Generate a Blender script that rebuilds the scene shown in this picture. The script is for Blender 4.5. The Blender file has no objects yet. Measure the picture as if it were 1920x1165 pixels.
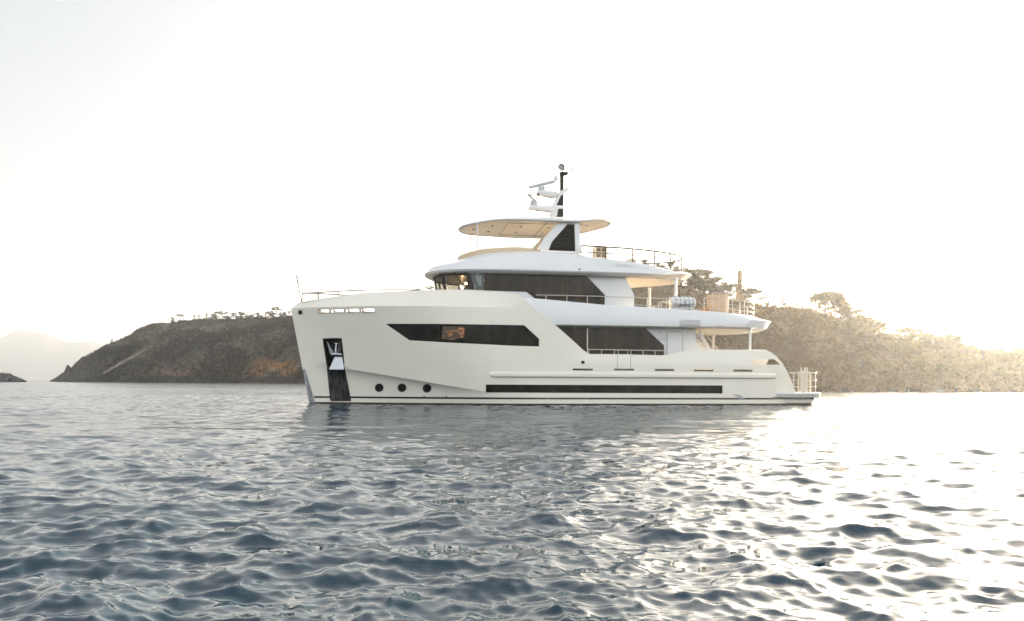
import bpy, bmesh, math, random
import numpy as np
from mathutils import Vector, Matrix, noise
from mathutils.geometry import delaunay_2d_cdt

# ---------------------------------------------------------------- camera / light / exposure
F, H, TH = 1500.0, 1.3, math.radians(9)          # focal length in photo pixels, eye height, heading of the yacht
ROLL = math.radians(0.25)
OX, OY = -12.8, 46.2                              # bow of the yacht on the water
SUN_AZ, SUN_EL = math.radians(38.5), math.radians(10)
SC = bpy.context.scene
COL = SC.collection
SC.render.engine = 'CYCLES'
SC.cycles.use_denoising = True
SC.cycles.max_bounces = 8
SC.cycles.volume_bounces = 1
SC.cycles.transparent_max_bounces = 12
cam_d = bpy.data.cameras.new('camera')
cam = bpy.data.objects.new('camera', cam_d)
COL.objects.link(cam)
cam.location = (0, 0, H)
cam.rotation_euler = (Matrix.Rotation(math.radians(90), 3, 'X') @ Matrix.Rotation(ROLL, 3, 'Z')).to_euler()
cam_d.sensor_width = 36
cam_d.lens = 36 * F / 1920
cam_d.shift_y = (717 - 582.5) / 1920
cam_d.clip_start = .05
cam_d.clip_end = 60000
SC.camera = cam
w = bpy.data.worlds.new('World')
SC.world = w
w.use_nodes = True
nt = w.node_tree
sky = nt.nodes.new('ShaderNodeTexSky')
sky.sky_type = 'NISHITA'
sky.sun_disc = False
sky.sun_elevation = SUN_EL
sky.sun_rotation = SUN_AZ
sky.air_density = 0.8
sky.dust_density = 1.2
sky.ozone_density = 0.6
bg = nt.nodes['Background']
bg.inputs[1].default_value = 0.15
gm = nt.nodes.new('ShaderNodeGamma')                # thin high veil: evens out the brightness of the clear sky
gm.inputs[1].default_value = 0.3
hs = nt.nodes.new('ShaderNodeHueSaturation')
hs.inputs['Saturation'].default_value = 0.65
nt.links.new(sky.outputs[0], gm.inputs[0])
nt.links.new(gm.outputs[0], hs.inputs['Color'])
wtc = nt.nodes.new('ShaderNodeTexCoord')             # extra brightness added to the unseen sky behind the camera, to fill the hull
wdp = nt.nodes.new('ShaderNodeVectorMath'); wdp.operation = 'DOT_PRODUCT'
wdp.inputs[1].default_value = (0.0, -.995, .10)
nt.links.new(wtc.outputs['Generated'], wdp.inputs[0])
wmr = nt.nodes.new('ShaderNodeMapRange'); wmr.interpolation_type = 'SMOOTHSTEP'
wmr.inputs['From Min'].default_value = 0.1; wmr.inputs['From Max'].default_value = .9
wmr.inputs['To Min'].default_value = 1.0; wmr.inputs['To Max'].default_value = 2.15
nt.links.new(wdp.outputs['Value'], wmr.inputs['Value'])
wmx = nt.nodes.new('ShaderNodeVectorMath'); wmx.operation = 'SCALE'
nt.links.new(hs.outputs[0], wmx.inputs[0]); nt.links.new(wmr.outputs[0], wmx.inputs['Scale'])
wd2 = nt.nodes.new('ShaderNodeVectorMath'); wd2.operation = 'DOT_PRODUCT'   # the veil thins towards the upper left, where the sky is greyer
wd2.inputs[1].default_value = (-.62, .64, .45)
nt.links.new(wtc.outputs['Generated'], wd2.inputs[0])
wm2 = nt.nodes.new('ShaderNodeMapRange'); wm2.interpolation_type = 'SMOOTHSTEP'
wm2.inputs['From Min'].default_value = .70; wm2.inputs['From Max'].default_value = 1.0
wm2.inputs['To Min'].default_value = 1.0; wm2.inputs['To Max'].default_value = .68
nt.links.new(wd2.outputs['Value'], wm2.inputs['Value'])
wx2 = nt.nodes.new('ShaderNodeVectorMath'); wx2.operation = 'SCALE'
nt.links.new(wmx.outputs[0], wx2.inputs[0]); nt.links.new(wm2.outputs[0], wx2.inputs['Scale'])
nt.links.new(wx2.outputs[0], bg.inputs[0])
sl = bpy.data.lights.new('sun', 'SUN')
sl.energy = 5.0
sl.angle = math.radians(0.53)
sl.color = (1.0, .82, .60)
sun = bpy.data.objects.new('sun', sl)
COL.objects.link(sun)
sd = Vector((math.sin(SUN_AZ) * math.cos(SUN_EL), math.cos(SUN_AZ) * math.cos(SUN_EL), math.sin(SUN_EL)))
sun.rotation_euler = sd.to_track_quat('Z', 'Y').to_euler()
SC.view_settings.view_transform = 'Standard'
SC.view_settings.look = 'None'
SC.view_settings.exposure = 2.5
SC.view_settings.gamma = 1.0

rnd = random.Random(7)
rng = np.random.default_rng(7)
CT, ST = math.cos(TH), math.sin(TH)

# ---------------------------------------------------------------- measuring helpers
def ray(px, py):
    u, v = px - 960, py - 717
    return u * math.cos(ROLL) + v * math.sin(ROLL), -u * math.sin(ROLL) + v * math.cos(ROLL)
def L(px, py, t):
    """length along the yacht and height of a photo point on the fore-and-aft plane t"""
    a, b = ray(px, py)
    k = (t - OX * ST + OY * CT) / (-a * ST + F * CT)
    X, Y = a * k, F * k
    return ((X - OX) * CT + (Y - OY) * ST, H - b * k)
def onsurf(px, py, surf):
    t = -3.0
    for _ in range(25):
        s, z = L(px, py, t)
        t = .5 * t - .5 * surf(s, z)
    return L(px, py, t)
def at_depth(px, py, Y):
    a, b = ray(px, py)
    return Vector((a * Y / F, Y, H - b * Y / F))

# ---------------------------------------------------------------- materials
M = {}
def mat(name, col, rough=.5, metal=0., coat=0., spec=.5, var=0., vscale=3., bump=0., bscale=20., stretch=(1, 1, 1), col2=None):
    m = bpy.data.materials.new(name)
    m.use_nodes = True
    n = m.node_tree
    b = n.nodes['Principled BSDF']
    b.inputs['Base Color'].default_value = (*col, 1)
    b.inputs['Roughness'].default_value = rough
    b.inputs['Metallic'].default_value = metal
    b.inputs['Coat Weight'].default_value = coat
    b.inputs['Coat Roughness'].default_value = .08
    b.inputs['Specular IOR Level'].default_value = spec
    tc = n.nodes.new('ShaderNodeTexCoord')
    mp = n.nodes.new('ShaderNodeMapping')
    mp.inputs['Scale'].default_value = stretch
    n.links.new(tc.outputs['Object'], mp.inputs[0])
    if var:
        t = n.nodes.new('ShaderNodeTexNoise')
        t.inputs['Scale'].default_value = vscale
        t.inputs['Detail'].default_value = 6
        n.links.new(mp.outputs[0], t.inputs[0])
        r = n.nodes.new('ShaderNodeValToRGB')
        c2 = col2 or tuple(c * (1 - var) for c in col)
        r.color_ramp.elements[0].position = .35
        r.color_ramp.elements[1].position = .65
        r.color_ramp.elements[0].color = (*c2, 1)
        r.color_ramp.elements[1].color = (*col, 1)
        n.links.new(t.outputs[0], r.inputs[0])
        n.links.new(r.outputs[0], b.inputs['Base Color'])
    if bump:
        t = n.nodes.new('ShaderNodeTexNoise')
        t.inputs['Scale'].default_value = bscale
        t.inputs['Detail'].default_value = 4
        n.links.new(mp.outputs[0], t.inputs[0])
        bp = n.nodes.new('ShaderNodeBump')
        bp.inputs['Strength'].default_value = bump
        bp.inputs['Distance'].default_value = .05
        n.links.new(t.outputs[0], bp.inputs['Height'])
        n.links.new(bp.outputs[0], b.inputs['Normal'])
    M[name] = m
    return m
mat('hull_paint', (.66, .61, .515), .25, coat=.3, var=.04, vscale=.6, bump=.02, bscale=.9)
mat('white_paint', (.60, .59, .575), .25, coat=.5, var=.03, vscale=.5, bump=.015, bscale=.8)
mat('grey_paint', (.30, .30, .29), .35)
mat('dark_grey', (.05, .05, .048), .3)
mat('pale_glass', (.16, .19, .17), .1)
mat('ceiling_panel', (.93, .88, .77), .35, coat=.2, var=.05, vscale=1.5)
mat('black_stripe', (.012, .01, .009), .25, coat=.4)
mat('antifouling', (.075, .045, .03), .55, var=.5, vscale=6, stretch=(.3, 1, 3), bump=.3, bscale=12)
mat('dark_glass', (.004, .005, .004), .04, spec=.06, bump=.012, bscale=.7, var=1, vscale=1.3, col2=(.016, .017, .014), stretch=(1, 1, .5))
mat('bronze_glass', (.007, .006, .004), .05, spec=.2, bump=.012, bscale=.6, var=1, vscale=1.1, col2=(.034, .020, .008), stretch=(1.6, 1, .12))
mat('stem_steel', (.34, .34, .35), .35, metal=.8, var=.5, vscale=2.5, stretch=(4, 4, 1), bump=.2)
mat('fluke_steel', (.16, .16, .16), .4, metal=.6, var=.4, vscale=4)
mat('steel', (.50, .46, .40), .34, metal=1)
mat('brushed_steel', (.09, .09, .085), .36, metal=1, var=.7, vscale=3, stretch=(3, 3, .25), bump=.25, bscale=9)
mat('bright_steel', (.40, .40, .41), .3, metal=1, var=.2, vscale=5, stretch=(6, 6, .5))
mat('backlit_steel', (.07, .06, .05), .5, spec=.3)  # steel coloured dark, like rails silhouetted against the bright sky
mat('teak', (.60, .49, .36), .6, var=.25, vscale=8, stretch=(.5, 8, 8))
mat('tan_glass', (.50, .36, .21), .15, coat=.3)
mat('black_metal', (.010, .009, .006), .5, spec=.2)
mat('seam', (.13, .125, .11), .5)
mat('plastic_white', (.50, .50, .48), .4, var=.06, vscale=4)
mat('canvas_beige', (.50, .38, .26), .85, var=.15, vscale=4, bump=.5, bscale=7, stretch=(1, 1, .3))
mat('cushion', (.72, .62, .48), .8, bump=.3, bscale=6)
mat('orange_fabric', (.45, .16, .05), .8)
mat('flag_cloth', (.10, .095, .11), .8, var=.4, vscale=6)
mat('wood_dark', (.10, .05, .025), .45, var=.4, vscale=5, stretch=(1, 1, 6))
mat('rope', (.03, .03, .03), .8)
def glass_mat():
    m = bpy.data.materials.new('window_glass')
    m.use_nodes = True
    n = m.node_tree
    n.nodes.clear()
    o = n.nodes.new('ShaderNodeOutputMaterial')
    mx = n.nodes.new('ShaderNodeMixShader')
    tr = n.nodes.new('ShaderNodeBsdfTransparent')
    gl = n.nodes.new('ShaderNodeBsdfGlossy')
    fr = n.nodes.new('ShaderNodeFresnel')
    tr.inputs[0].default_value = (.50, .48, .42, 1)
    gl.inputs['Roughness'].default_value = .02
    fr.inputs[0].default_value = 1.5
    n.links.new(fr.outputs[0], mx.inputs[0])
    n.links.new(tr.outputs[0], mx.inputs[1])
    n.links.new(gl.outputs[0], mx.inputs[2])
    n.links.new(mx.outputs[0], o.inputs[0])
    M['window_glass'] = m
glass_mat()
def lamp_mat(name, col, e):
    m = mat(name, col, .6)
    b = m.node_tree.nodes['Principled BSDF']
    b.inputs['Emission Color'].default_value = (*col, 1)
    b.inputs['Emission Strength'].default_value = e
lamp_mat('cabin_lamp_glow', (.02, .012, .006), .0)  # amber cabin light painted as glowing noise patches
n_ = M['cabin_lamp_glow'].node_tree
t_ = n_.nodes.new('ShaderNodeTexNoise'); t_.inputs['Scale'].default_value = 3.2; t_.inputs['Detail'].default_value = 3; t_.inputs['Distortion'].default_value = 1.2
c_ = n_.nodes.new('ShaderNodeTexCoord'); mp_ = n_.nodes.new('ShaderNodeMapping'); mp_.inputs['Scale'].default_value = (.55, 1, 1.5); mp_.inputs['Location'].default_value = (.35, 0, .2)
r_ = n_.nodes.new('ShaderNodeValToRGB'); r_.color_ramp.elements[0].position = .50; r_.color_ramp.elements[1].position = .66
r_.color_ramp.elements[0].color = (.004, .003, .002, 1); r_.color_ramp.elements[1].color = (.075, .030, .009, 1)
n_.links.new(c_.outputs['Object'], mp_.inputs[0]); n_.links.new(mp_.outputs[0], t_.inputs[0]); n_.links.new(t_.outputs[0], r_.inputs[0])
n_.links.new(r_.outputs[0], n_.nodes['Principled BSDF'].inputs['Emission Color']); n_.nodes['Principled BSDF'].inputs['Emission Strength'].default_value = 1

# ---------------------------------------------------------------- object helpers
def tag(o, label=None, cat=None, group=None, kind=None):
    if label: o['label'] = label
    if cat: o['category'] = cat
    if group: o['group'] = group
    if kind: o['kind'] = kind
    return o
def empty(name, loc=(0, 0, 0), rz=0.):
    o = bpy.data.objects.new(name, None)
    COL.objects.link(o)
    o.location = loc
    o.rotation_euler = (0, 0, rz)
    o.empty_display_size = .3
    return o
def mesh(name, V, Fc, m, parent=None, angle=30, smooth=True, mats=None, midx=None):
    me = bpy.data.meshes.new(name)
    me.from_pydata([tuple(v) for v in V], [], [tuple(f) for f in Fc])
    me.materials.append(M[m])
    for x in (mats or []): me.materials.append(M[x])
    if midx is not None: me.polygons.foreach_set('material_index', midx)
    me.validate()
    if smooth:
        me.polygons.foreach_set('use_smooth', [True] * len(me.polygons))
        me.set_sharp_from_angle(angle=math.radians(angle))
    me.update()
    o = bpy.data.objects.new(name, me)
    COL.objects.link(o)
    if parent: o.parent = parent
    return o
class MB:
    def __init__(s): s.V = []; s.F = []
    def add(s, V, Fc):
        k = len(s.V)
        s.V += [tuple(v) for v in V]
        s.F += [tuple(i + k for i in f) for f in Fc]
        return s
    def box(s, c, d, rz=0., ry=0., bev=0.):
        hx, hy, hz = d[0] / 2, d[1] / 2, d[2] / 2
        R = Matrix.Rotation(rz, 3, 'Z') @ Matrix.Rotation(ry, 3, 'Y')
        if bev <= 0:
            P = [Vector((x * hx, y * hy, z * hz)) for x in (-1, 1) for y in (-1, 1) for z in (-1, 1)]
            Fc = [(0, 1, 3, 2), (4, 6, 7, 5), (0, 4, 5, 1), (2, 3, 7, 6), (0, 2, 6, 4), (1, 5, 7, 3)]
        else:
            bm = bmesh.new()
            bmesh.ops.create_cube(bm, size=1)
            for v in bm.verts: v.co = Vector((v.co.x * 2 * hx, v.co.y * 2 * hy, v.co.z * 2 * hz))
            bmesh.ops.bevel(bm, geom=bm.edges[:], offset=bev, segments=2, affect='EDGES', profile=.5)
            bm.verts.index_update()
            P = [v.co.copy() for v in bm.verts]
            Fc = [[v.index for v in f.verts] for f in bm.faces]
            bm.free()
        return s.add([R @ p + Vector(c) for p in P], Fc)
    def tube(s, pts, r, n=8, r2=None, cap=True):
        pts = [Vector(p) for p in pts]
        m_ = len(pts)
        V = []; Fc = []
        up = Vector((0, 0, 1))
        prev = None
        for i, p in enumerate(pts):
            d = (pts[min(i + 1, m_ - 1)] - pts[max(i - 1, 0)]).normalized()
            if prev is None:
                a = d.cross(up)
                if a.length < .1: a = d.cross(Vector((1, 0, 0)))
                a.normalize()
            else:
                a = (prev - d * prev.dot(d)).normalized()
            prev = a
            b = d.cross(a)
            rr = r if r2 is None else r + (r2 - r) * i / (m_ - 1)
            for k in range(n):
                q = 2 * math.pi * k / n
                V.append(p + (a * math.cos(q) + b * math.sin(q)) * rr)
        for i in range(m_ - 1):
            for k in range(n):
                k2 = (k + 1) % n
                Fc.append((i * n + k, i * n + k2, (i + 1) * n + k2, (i + 1) * n + k))
        if cap:
            Fc.append(tuple(range(n))[::-1])
            Fc.append(tuple((m_ - 1) * n + k for k in range(n)))
        return s.add(V, Fc)
    def lathe(s, c, prof, n=20, axis='Z'):
        V = []; Fc = []
        for (r, h) in prof:
            for k in range(n):
                q = 2 * math.pi * k / n
                p = (r * math.cos(q), r * math.sin(q), h)
                if axis == 'X': p = (p[2], p[0], p[1])
                if axis == 'Y': p = (p[0], p[2], p[1])
                V.append(Vector(p) + Vector(c))
        for i in range(len(prof) - 1):
            for k in range(n):
                k2 = (k + 1) % n
                Fc.append((i * n + k, i * n + k2, (i + 1) * n + k2, (i + 1) * n + k))
        Fc.append(tuple(range(n))[::-1])
        Fc.append(tuple((len(prof) - 1) * n + k for k in range(n)))
        return s.add(V, Fc)
    def prism(s, poly, t0, t1):
        n = len(poly)
        V = [(p[0], t0, p[1]) for p in poly] + [(p[0], t1, p[1]) for p in poly]
        Fc = [tuple(range(n)), tuple(range(2 * n - 1, n - 1, -1))]
        Fc += [(i, i + n, (i + 1) % n + n, (i + 1) % n) for i in range(n)]
        return s.add(V, Fc)
    def build(s, name, m, parent=None, angle=30, **k):
        return mesh(name, s.V, s.F, m, parent, angle, **k)
def pxpoly(pts, t): return [L(x, y, t) for x, y in pts]

def dens(poly, d, closed=True):
    out = []
    n = len(poly)
    for i in range(n if closed else n - 1):
        a, b = poly[i], poly[(i + 1) % n]
        k = max(1, int(math.ceil(math.hypot(b[0] - a[0], b[1] - a[1]) / d)))
        for j in range(k): out.append((a[0] + (b[0] - a[0]) * j / k, a[1] + (b[1] - a[1]) * j / k))
    if not closed: out.append(poly[-1])
    return out
def inside(P, poly):
    x, y = P[:, 0], P[:, 1]
    r = np.zeros(len(P), bool)
    n = len(poly)
    for i in range(n):
        x0, y0 = poly[i]; x1, y1 = poly[(i + 1) % n]
        if y0 == y1: continue
        c = ((y0 > y) != (y1 > y)) & (x < (x1 - x0) * (y - y0) / (y1 - y0) + x0)
        r ^= c
    return r
def sdist(P, poly):
    d = np.full(len(P), 1e9)
    A = np.array(poly)
    for i in range(len(A)):
        a, b = A[i], A[(i + 1) % len(A)]
        ab = b - a
        q = np.clip(((P - a) @ ab) / max(ab @ ab, 1e-12), 0, 1)
        d = np.minimum(d, np.hypot(*(P - (a + q[:, None] * ab)).T))
    return d
def panel(name, outline, surf, m, parent, side=-1, holes=(), creases=(), thick=.08, grid=.3, off=0., angle=30, rim=True):
    """a curved sheet with real openings: 2D outline (length, height) laid on the surface y = side*surf"""
    loops = [dens(outline, grid)] + [dens(h, grid) for h in holes]
    pts = []; edges = []
    for lp in loops:
        k = len(pts)
        pts += lp
        edges += [(k + i, k + (i + 1) % len(lp)) for i in range(len(lp))]
    for cr in creases:
        c = dens(cr, grid, False)
        P = np.array(c)
        ok = inside(P, outline) & (sdist(P, loops[0]) > .03)
        for lp in loops[1:]: ok &= ~inside(P, lp) & (sdist(P, lp) > .03)
        for i in range(len(c)):
            if ok[i]:
                pts.append(c[i])
                if i and ok[i - 1]: edges.append((len(pts) - 2, len(pts) - 1))
    A = np.array(outline)
    gx = np.arange(A[:, 0].min(), A[:, 0].max(), grid)
    gy = np.arange(A[:, 1].min(), A[:, 1].max(), grid * .7)
    G = np.array([(x + (j % 2) * grid * .5, y) for j, y in enumerate(gy) for x in gx]) if len(gx) and len(gy) else np.zeros((0, 2))
    if len(G):
        ok = inside(G, outline) & (sdist(G, loops[0]) > grid * .3)
        for lp in loops[1:]: ok &= ~inside(G, lp) & (sdist(G, lp) > grid * .3)
        for cr in creases:
            c = np.array(cr)
            for i in range(len(c) - 1):
                a, b = c[i], c[i + 1]; ab = b - a
                q = np.clip(((G - a) @ ab) / (ab @ ab), 0, 1)
                ok &= np.hypot(*(G - (a + q[:, None] * ab)).T) > grid * .25
        pts += [tuple(g) for g in G[ok]]
    r = delaunay_2d_cdt([Vector(p) for p in pts], edges, [], 0, 1e-5)
    V2 = [(v[0], v[1]) for v in r[0]]
    T = np.array([f for f in r[2] if len(f) == 3])
    P = np.array(V2)
    C = P[T].mean(1)
    ok = inside(C, outline)
    for h in holes: ok &= ~inside(C, h)
    T = T[ok]
    used = sorted(set(T.flatten().tolist()))
    ren = {v: i for i, v in enumerate(used)}
    T = [[ren[a] for a in t] for t in T.tolist()]
    P = [V2[u] for u in used]
    out = []
    for t in T:
        a, b, c = (P[i] for i in t)
        ccw = (b[0] - a[0]) * (c[1] - a[1]) - (b[1] - a[1]) * (c[0] - a[0]) > 0
        out.append(t if ccw == (side < 0) else t[::-1])
    T = out
    N = len(P)
    V = [(p[0], side * (surf(*p) + off), p[1]) for p in P]
    Fc = [tuple(t) for t in T]
    if thick:
        V += [(p[0], side * max(surf(*p) + off - thick, 0), p[1]) for p in P]
        Fc += [tuple(i + N for i in t[::-1]) for t in T]
        cnt = {}
        for t in T:
            for i in range(3):
                e = (t[i], t[(i + 1) % 3])
                if (e[1], e[0]) in cnt: cnt[(e[1], e[0])] = None
                else: cnt[e] = e
        if rim:
            for e in cnt.values():
                if e: Fc.append((e[1], e[0], e[0] + N, e[1] + N))
    return mesh(name, V, Fc, m, parent, angle)
def rrect(x0, y0, x1, y1, r, n=4):
    o = []
    for cx, cy, a0 in ((x1 - r, y1 - r, 0), (x0 + r, y1 - r, 90), (x0 + r, y0 + r, 180), (x1 - r, y0 + r, 270)):
        for i in range(n + 1):
            a = math.radians(a0 + 90 * i / n)
            o.append((cx + r * math.cos(a), cy + r * math.sin(a)))
    return o
def circ(cx, cy, r, ry=None, n=24):
    ry = ry or r
    return [(cx + r * math.cos(2 * math.pi * i / n), cy + ry * math.sin(2 * math.pi * i / n)) for i in range(n)]
def lin(tab, x):
    if x <= tab[0][0]: return tab[0][1]
    for (a, b), (c, d) in zip(tab, tab[1:]):
        if x <= c: return b + (d - b) * (x - a) / (c - a)
    return tab[-1][1]
def sm(a, b, x):
    q = min(max((x - a) / (b - a), 0), 1)
    return q * q * (3 - 2 * q)

# ================================================================ THE YACHT
yacht = empty('motor_yacht', (OX, OY, 0), TH)
tag(yacht, 'large beige and white three-deck motor yacht anchored broadside before the wooded headland', 'yacht')

def stem(z): return 1.07 - z * 1.07 / 5.53 if z < 5.53 else (z - 5.53) * 1.75
def hull0(s, z):
    zz = min(max(z / 5.5, 0), 1)
    ln, ex = 13.5 - 4.2 * zz, 1.75 + .55 * zz
    u = max(s - stem(z), 0) / ln
    t = 3.6 * (1 - (1 - min(u, 1)) ** ex)
    if s > 25.5: t -= .75 * ((s - 25.5) / 4) ** 2.2
    if z < 0: t += z * .5
    return max(t, 0.0)
K1 = [onsurf(x, y, hull0) for x, y in ((548, 579), (592, 576.5), (650, 575), (717, 574), (780, 574), (893, 576), (970, 577))]
K1[0] = (0.0, 5.53)
K2 = [onsurf(x, y, hull0) for x, y in ((579, 678), (611, 684), (646, 691), (780, 713), (820, 720), (900, 733), (950, 739))]
def hull(s, z):
    t = hull0(s, z)
    k1 = lin(K1, s)
    if z > k1 and s < 14: t -= .42 * (z - k1) * (1 - sm(10, 13.6, s))
    if s < K2[-1][0]:
        k2 = lin(K2, s)
        if z < k2:
            f = sm(K2[0][0], K2[0][0] + 2.2, s) * (1 - sm(8.5, K2[-1][0], s))
            t -= .30 * f * (1 - math.exp(-(k2 - z) / .22))
    if s > 15 and z > 2.42: t -= .16 * (z - 2.42) * sm(15, 17, s)
    return max(t, 0.0)
def HS(px, py): return onsurf(px, py, hull)

top = [HS(x, y) for x, y in ((600, 561.5), (640, 556), (680, 551.5), (720, 549), (760, 547), (800, 545.5), (840, 544.5), (885, 545),
      (930, 547.5), (958, 550), (972, 553), (997, 574), (1040.5, 609), (1080, 644), (1094, 657), (1106, 664), (1165, 664.5), (1240, 666.5),
      (1252, 665), (1268, 661), (1288, 658.3), (1310, 657.3), (1437, 657.7), (1447, 663), (1457, 671), (1466, 681), (1474, 694), (1481, 709), (1487, 724), (1491, 737))]
ZB = .11
outline = [(stem(z), z) for z in (ZB, 1, 2, 3, 4, 5, 5.53)] + [(.54, 5.84)] + top + [(29.45, ZB)]
def hrect(x0, y0, x1, y1, r=.03):
    a, b = HS(x0, y1), HS(x1, y0)
    return rrect(a[0], a[1], b[0], b[1], r)
mooring = [hrect(595.5, 579.5, 618, 588, .09), hrect(621, 579, 645, 587.5, .09), hrect(648, 578.5, 674, 587, .09), hrect(677, 578, 703, 586.5, .09)]
slots = [hrect(1074, 691.4, 1111.5, 694.7), hrect(1151.5, 691.6, 1188.5, 694.8), hrect(1228, 692, 1264, 695.6), hrect(1301.5, 692.5, 1338, 696.5), hrect(1375, 693.4, 1411, 696.9)]
aft_open = [HS(x, y) for x, y in ((1410, 674), (1452, 674), (1460, 679), (1465, 683.8), (1410, 684.2))]
bigwin = [HS(x, y) for x, y in ((723, 607.5), (800, 607.5), (983, 610), (1011, 635.5), (1011, 650), (960, 648.5), (900, 645.5), (840, 642.5), (768, 638.5))]
strip = [HS(x, y) for x, y in ((911, 721.3), (1355, 723), (1355, 738.2), (911, 736.2))]
ports = [HS(711, 727.3), HS(753.7, 727.3), HS(800.6, 728.4)]
pocket = [HS(x, y) for x, y in ((606, 636), (639.5, 635.5), (645.5, 694), (615.5, 694))]
port_h = [circ(c[0], c[1], .235) for c in ports]
hawse = HS(1093, 679.5)
hawse_h = circ(hawse[0], hawse[1], .125, .10)
bowlight = hrect(559.5, 582, 566.5, 590, .03)
up = lambda poly, dz: [(x, z + dz) for x, z in poly]
CR = (K1, K2, [(s_, z_ - .10) for s_, z_ in K2], [(s_, z_ - .24) for s_, z_ in K2], [(s_, z_ - .45) for s_, z_ in K2], [(15.2, 2.42), (29.0, 2.42)])
holes_n = mooring + slots + [aft_open, bigwin, strip, pocket, hawse_h, bowlight] + port_h
holes_f = [up(h, 2 * hull(h[0][0], 5.3) * .088) for h in mooring] + [up(h, .16) for h in slots] + [aft_open, bigwin, strip] + port_h
hl = panel('hull', outline, hull, 'hull_paint', yacht, -1, holes_n, CR, .07, .28, angle=14)
panel('starboard_hull_side', outline, hull, 'hull_paint', hl, 1, holes_f, CR, .07, .34, angle=9)
for sgn in (-1, 1):
    panel('antifouling', [(stem(ZB), ZB), (29.45, ZB), (29.45, -.9), (stem(-.9), -.9)], hull, 'antifouling', hl, sgn, thick=0, grid=.5)
    panel('boot_stripe', [(1.35, .345), (29.4, .345), (29.4, .45), (1.33, .45)], hull, 'black_stripe', hl, sgn, thick=.012, grid=.4, off=.006)
# stem guard
panel('stem_guard', [(stem(.05) + .001, .05), (stem(.05) + .35, .05), (stem(2.0) + .16, 2.02), (stem(2.0) + .001, 1.98)], hull, 'stem_steel', hl, -1, thick=.02, grid=.2, off=.012)
# cap rail on the foredeck bulwark
capl = [(p[0], -max(hull(*p) - .03, 0), p[1] + .012) for p in [(.3, 5.70), (.54, 5.84)] + top[:9]]
MB().tube(capl, .035, 6).build('bulwark_cap', 'hull_paint', hl)
# sloped bevel along the diagonal edge
dg = [HS(x, y) for x, y in ((976, 553), (997, 574), (1040.5, 609), (1080, 644), (1099, 661))]
dgo = [HS(x, y) for x, y in ((972, 557), (992, 577), (1035, 612), (1072, 646), (1090, 662))]
for sg in (-1, 1):
    MB().tube([(p[0] - .02, sg * (hull(*p) - .07), p[1] - .02) for p in top[-9:]], .075, 8).build('stern_edge', 'hull_paint', hl)
# decks closing the hull
def deckplate(name, s0, s1, z, m, parent, inset=.05, zf=None, n=40):
    V = []; Fc = []
    for i in range(n + 1):
        s = s0 + (s1 - s0) * i / n
        zz = z if zf is None else zf(s)
        hb = max(hull(s, zz) - inset, .01)
        V += [(s, -hb, zz), (s, hb, zz)]
    for i in range(n): Fc.append((2 * i, 2 * i + 1, 2 * i + 3, 2 * i + 2))
    return mesh(name, V, Fc, m, parent)
deckplate('foredeck', .6, 13.6, 5.0, 'teak', yacht)
deckplate('main_deck', 13.0, 28.6, 2.05, 'teak', yacht)
# collision bulkhead behind foredeck end, transom
tv = []
prof = [(27.7, 3.15), (28.05, 2.95), (28.45, 2.5), (28.8, 1.9), (29.1, 1.25), (29.35, .72), (29.4, .1)]
for s, z in prof:
    hb = hull(s, z) - .04
    for k in range(9): tv.append((s + .25 * (1 - ((k - 4) / 4) ** 2) - .05, -hb + 2 * hb * k / 8, z - (.75 if z > 3 else 0)))
tf = [(i * 9 + k, i * 9 + k + 1, (i + 1) * 9 + k + 1, (i + 1) * 9 + k) for i in range(len(prof) - 1) for k in range(8)]
mesh('transom', tv, tf, 'hull_paint', hl)
# windows of the hull: glass set back in the openings
gw = panel('hull_window', bigwin, hull, 'dark_glass', hl, -1, thick=.01, grid=.4, off=-.055)
panel('hull_window', bigwin, hull, 'dark_glass', hl, 1, thick=.01, grid=.5, off=-.055)
for sx, w_ in ((8.9, .03), (10.9, .03), (12.6, .03)):
    z0, z1 = HS(0 + 960, 647)[1], HS(960, 610)[1]
# amber window glow painted on a thin emissive panel over the glass
a0, a1 = HS(829, 641), HS(872, 610)
glow_outline = [HS(x, y) for x, y in ((830, 612), (871, 612.5), (871, 633), (848, 638), (829, 635))]
panel('cabin_glow_panel', glow_outline, hull, 'cabin_lamp_glow', gw, -1, thick=.004, grid=.5, off=-.048)
for x in (823, 874, 928, 981):
    p = HS(x, 615)
    panel('window_mullion', [(p[0] - .02, HS(x, 644)[1]), (p[0] + .02, HS(x, 644)[1]), (p[0] + .02, HS(x, 611)[1]), (p[0] - .02, HS(x, 611)[1])], hull, 'black_metal', gw, -1, thick=.01, grid=.5, off=-.04)
for sgn in (-1, 1):
    panel('lower_window_strip', strip, hull, 'bronze_glass' if sgn > 0 else 'dark_glass', hl, sgn, thick=.01, grid=.6, off=-.035)
    for c in ports:
        g = panel('porthole', circ(c[0], c[1], .25), hull, 'dark_glass', hl, sgn, thick=.01, grid=.3, off=-.04)
        if sgn < 0:
            V = []; Fc = []
            for k in range(32):
                q = 2 * math.pi * k / 32
                for r_, o_ in ((.228, -.02), (.236, .014), (.256, .014), (.262, 0)):
                    s_, z_ = c[0] + r_ * math.cos(q), c[1] + r_ * math.sin(q)
                    V.append((s_, -hull(s_, z_) - o_, z_))
            for k in range(32):
                for j in range(3): Fc.append((k * 4 + j, k * 4 + j + 1, ((k + 1) % 32) * 4 + j + 1, ((k + 1) % 32) * 4 + j))
            mesh('porthole_ring', V, Fc, 'grey_paint', g)
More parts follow.
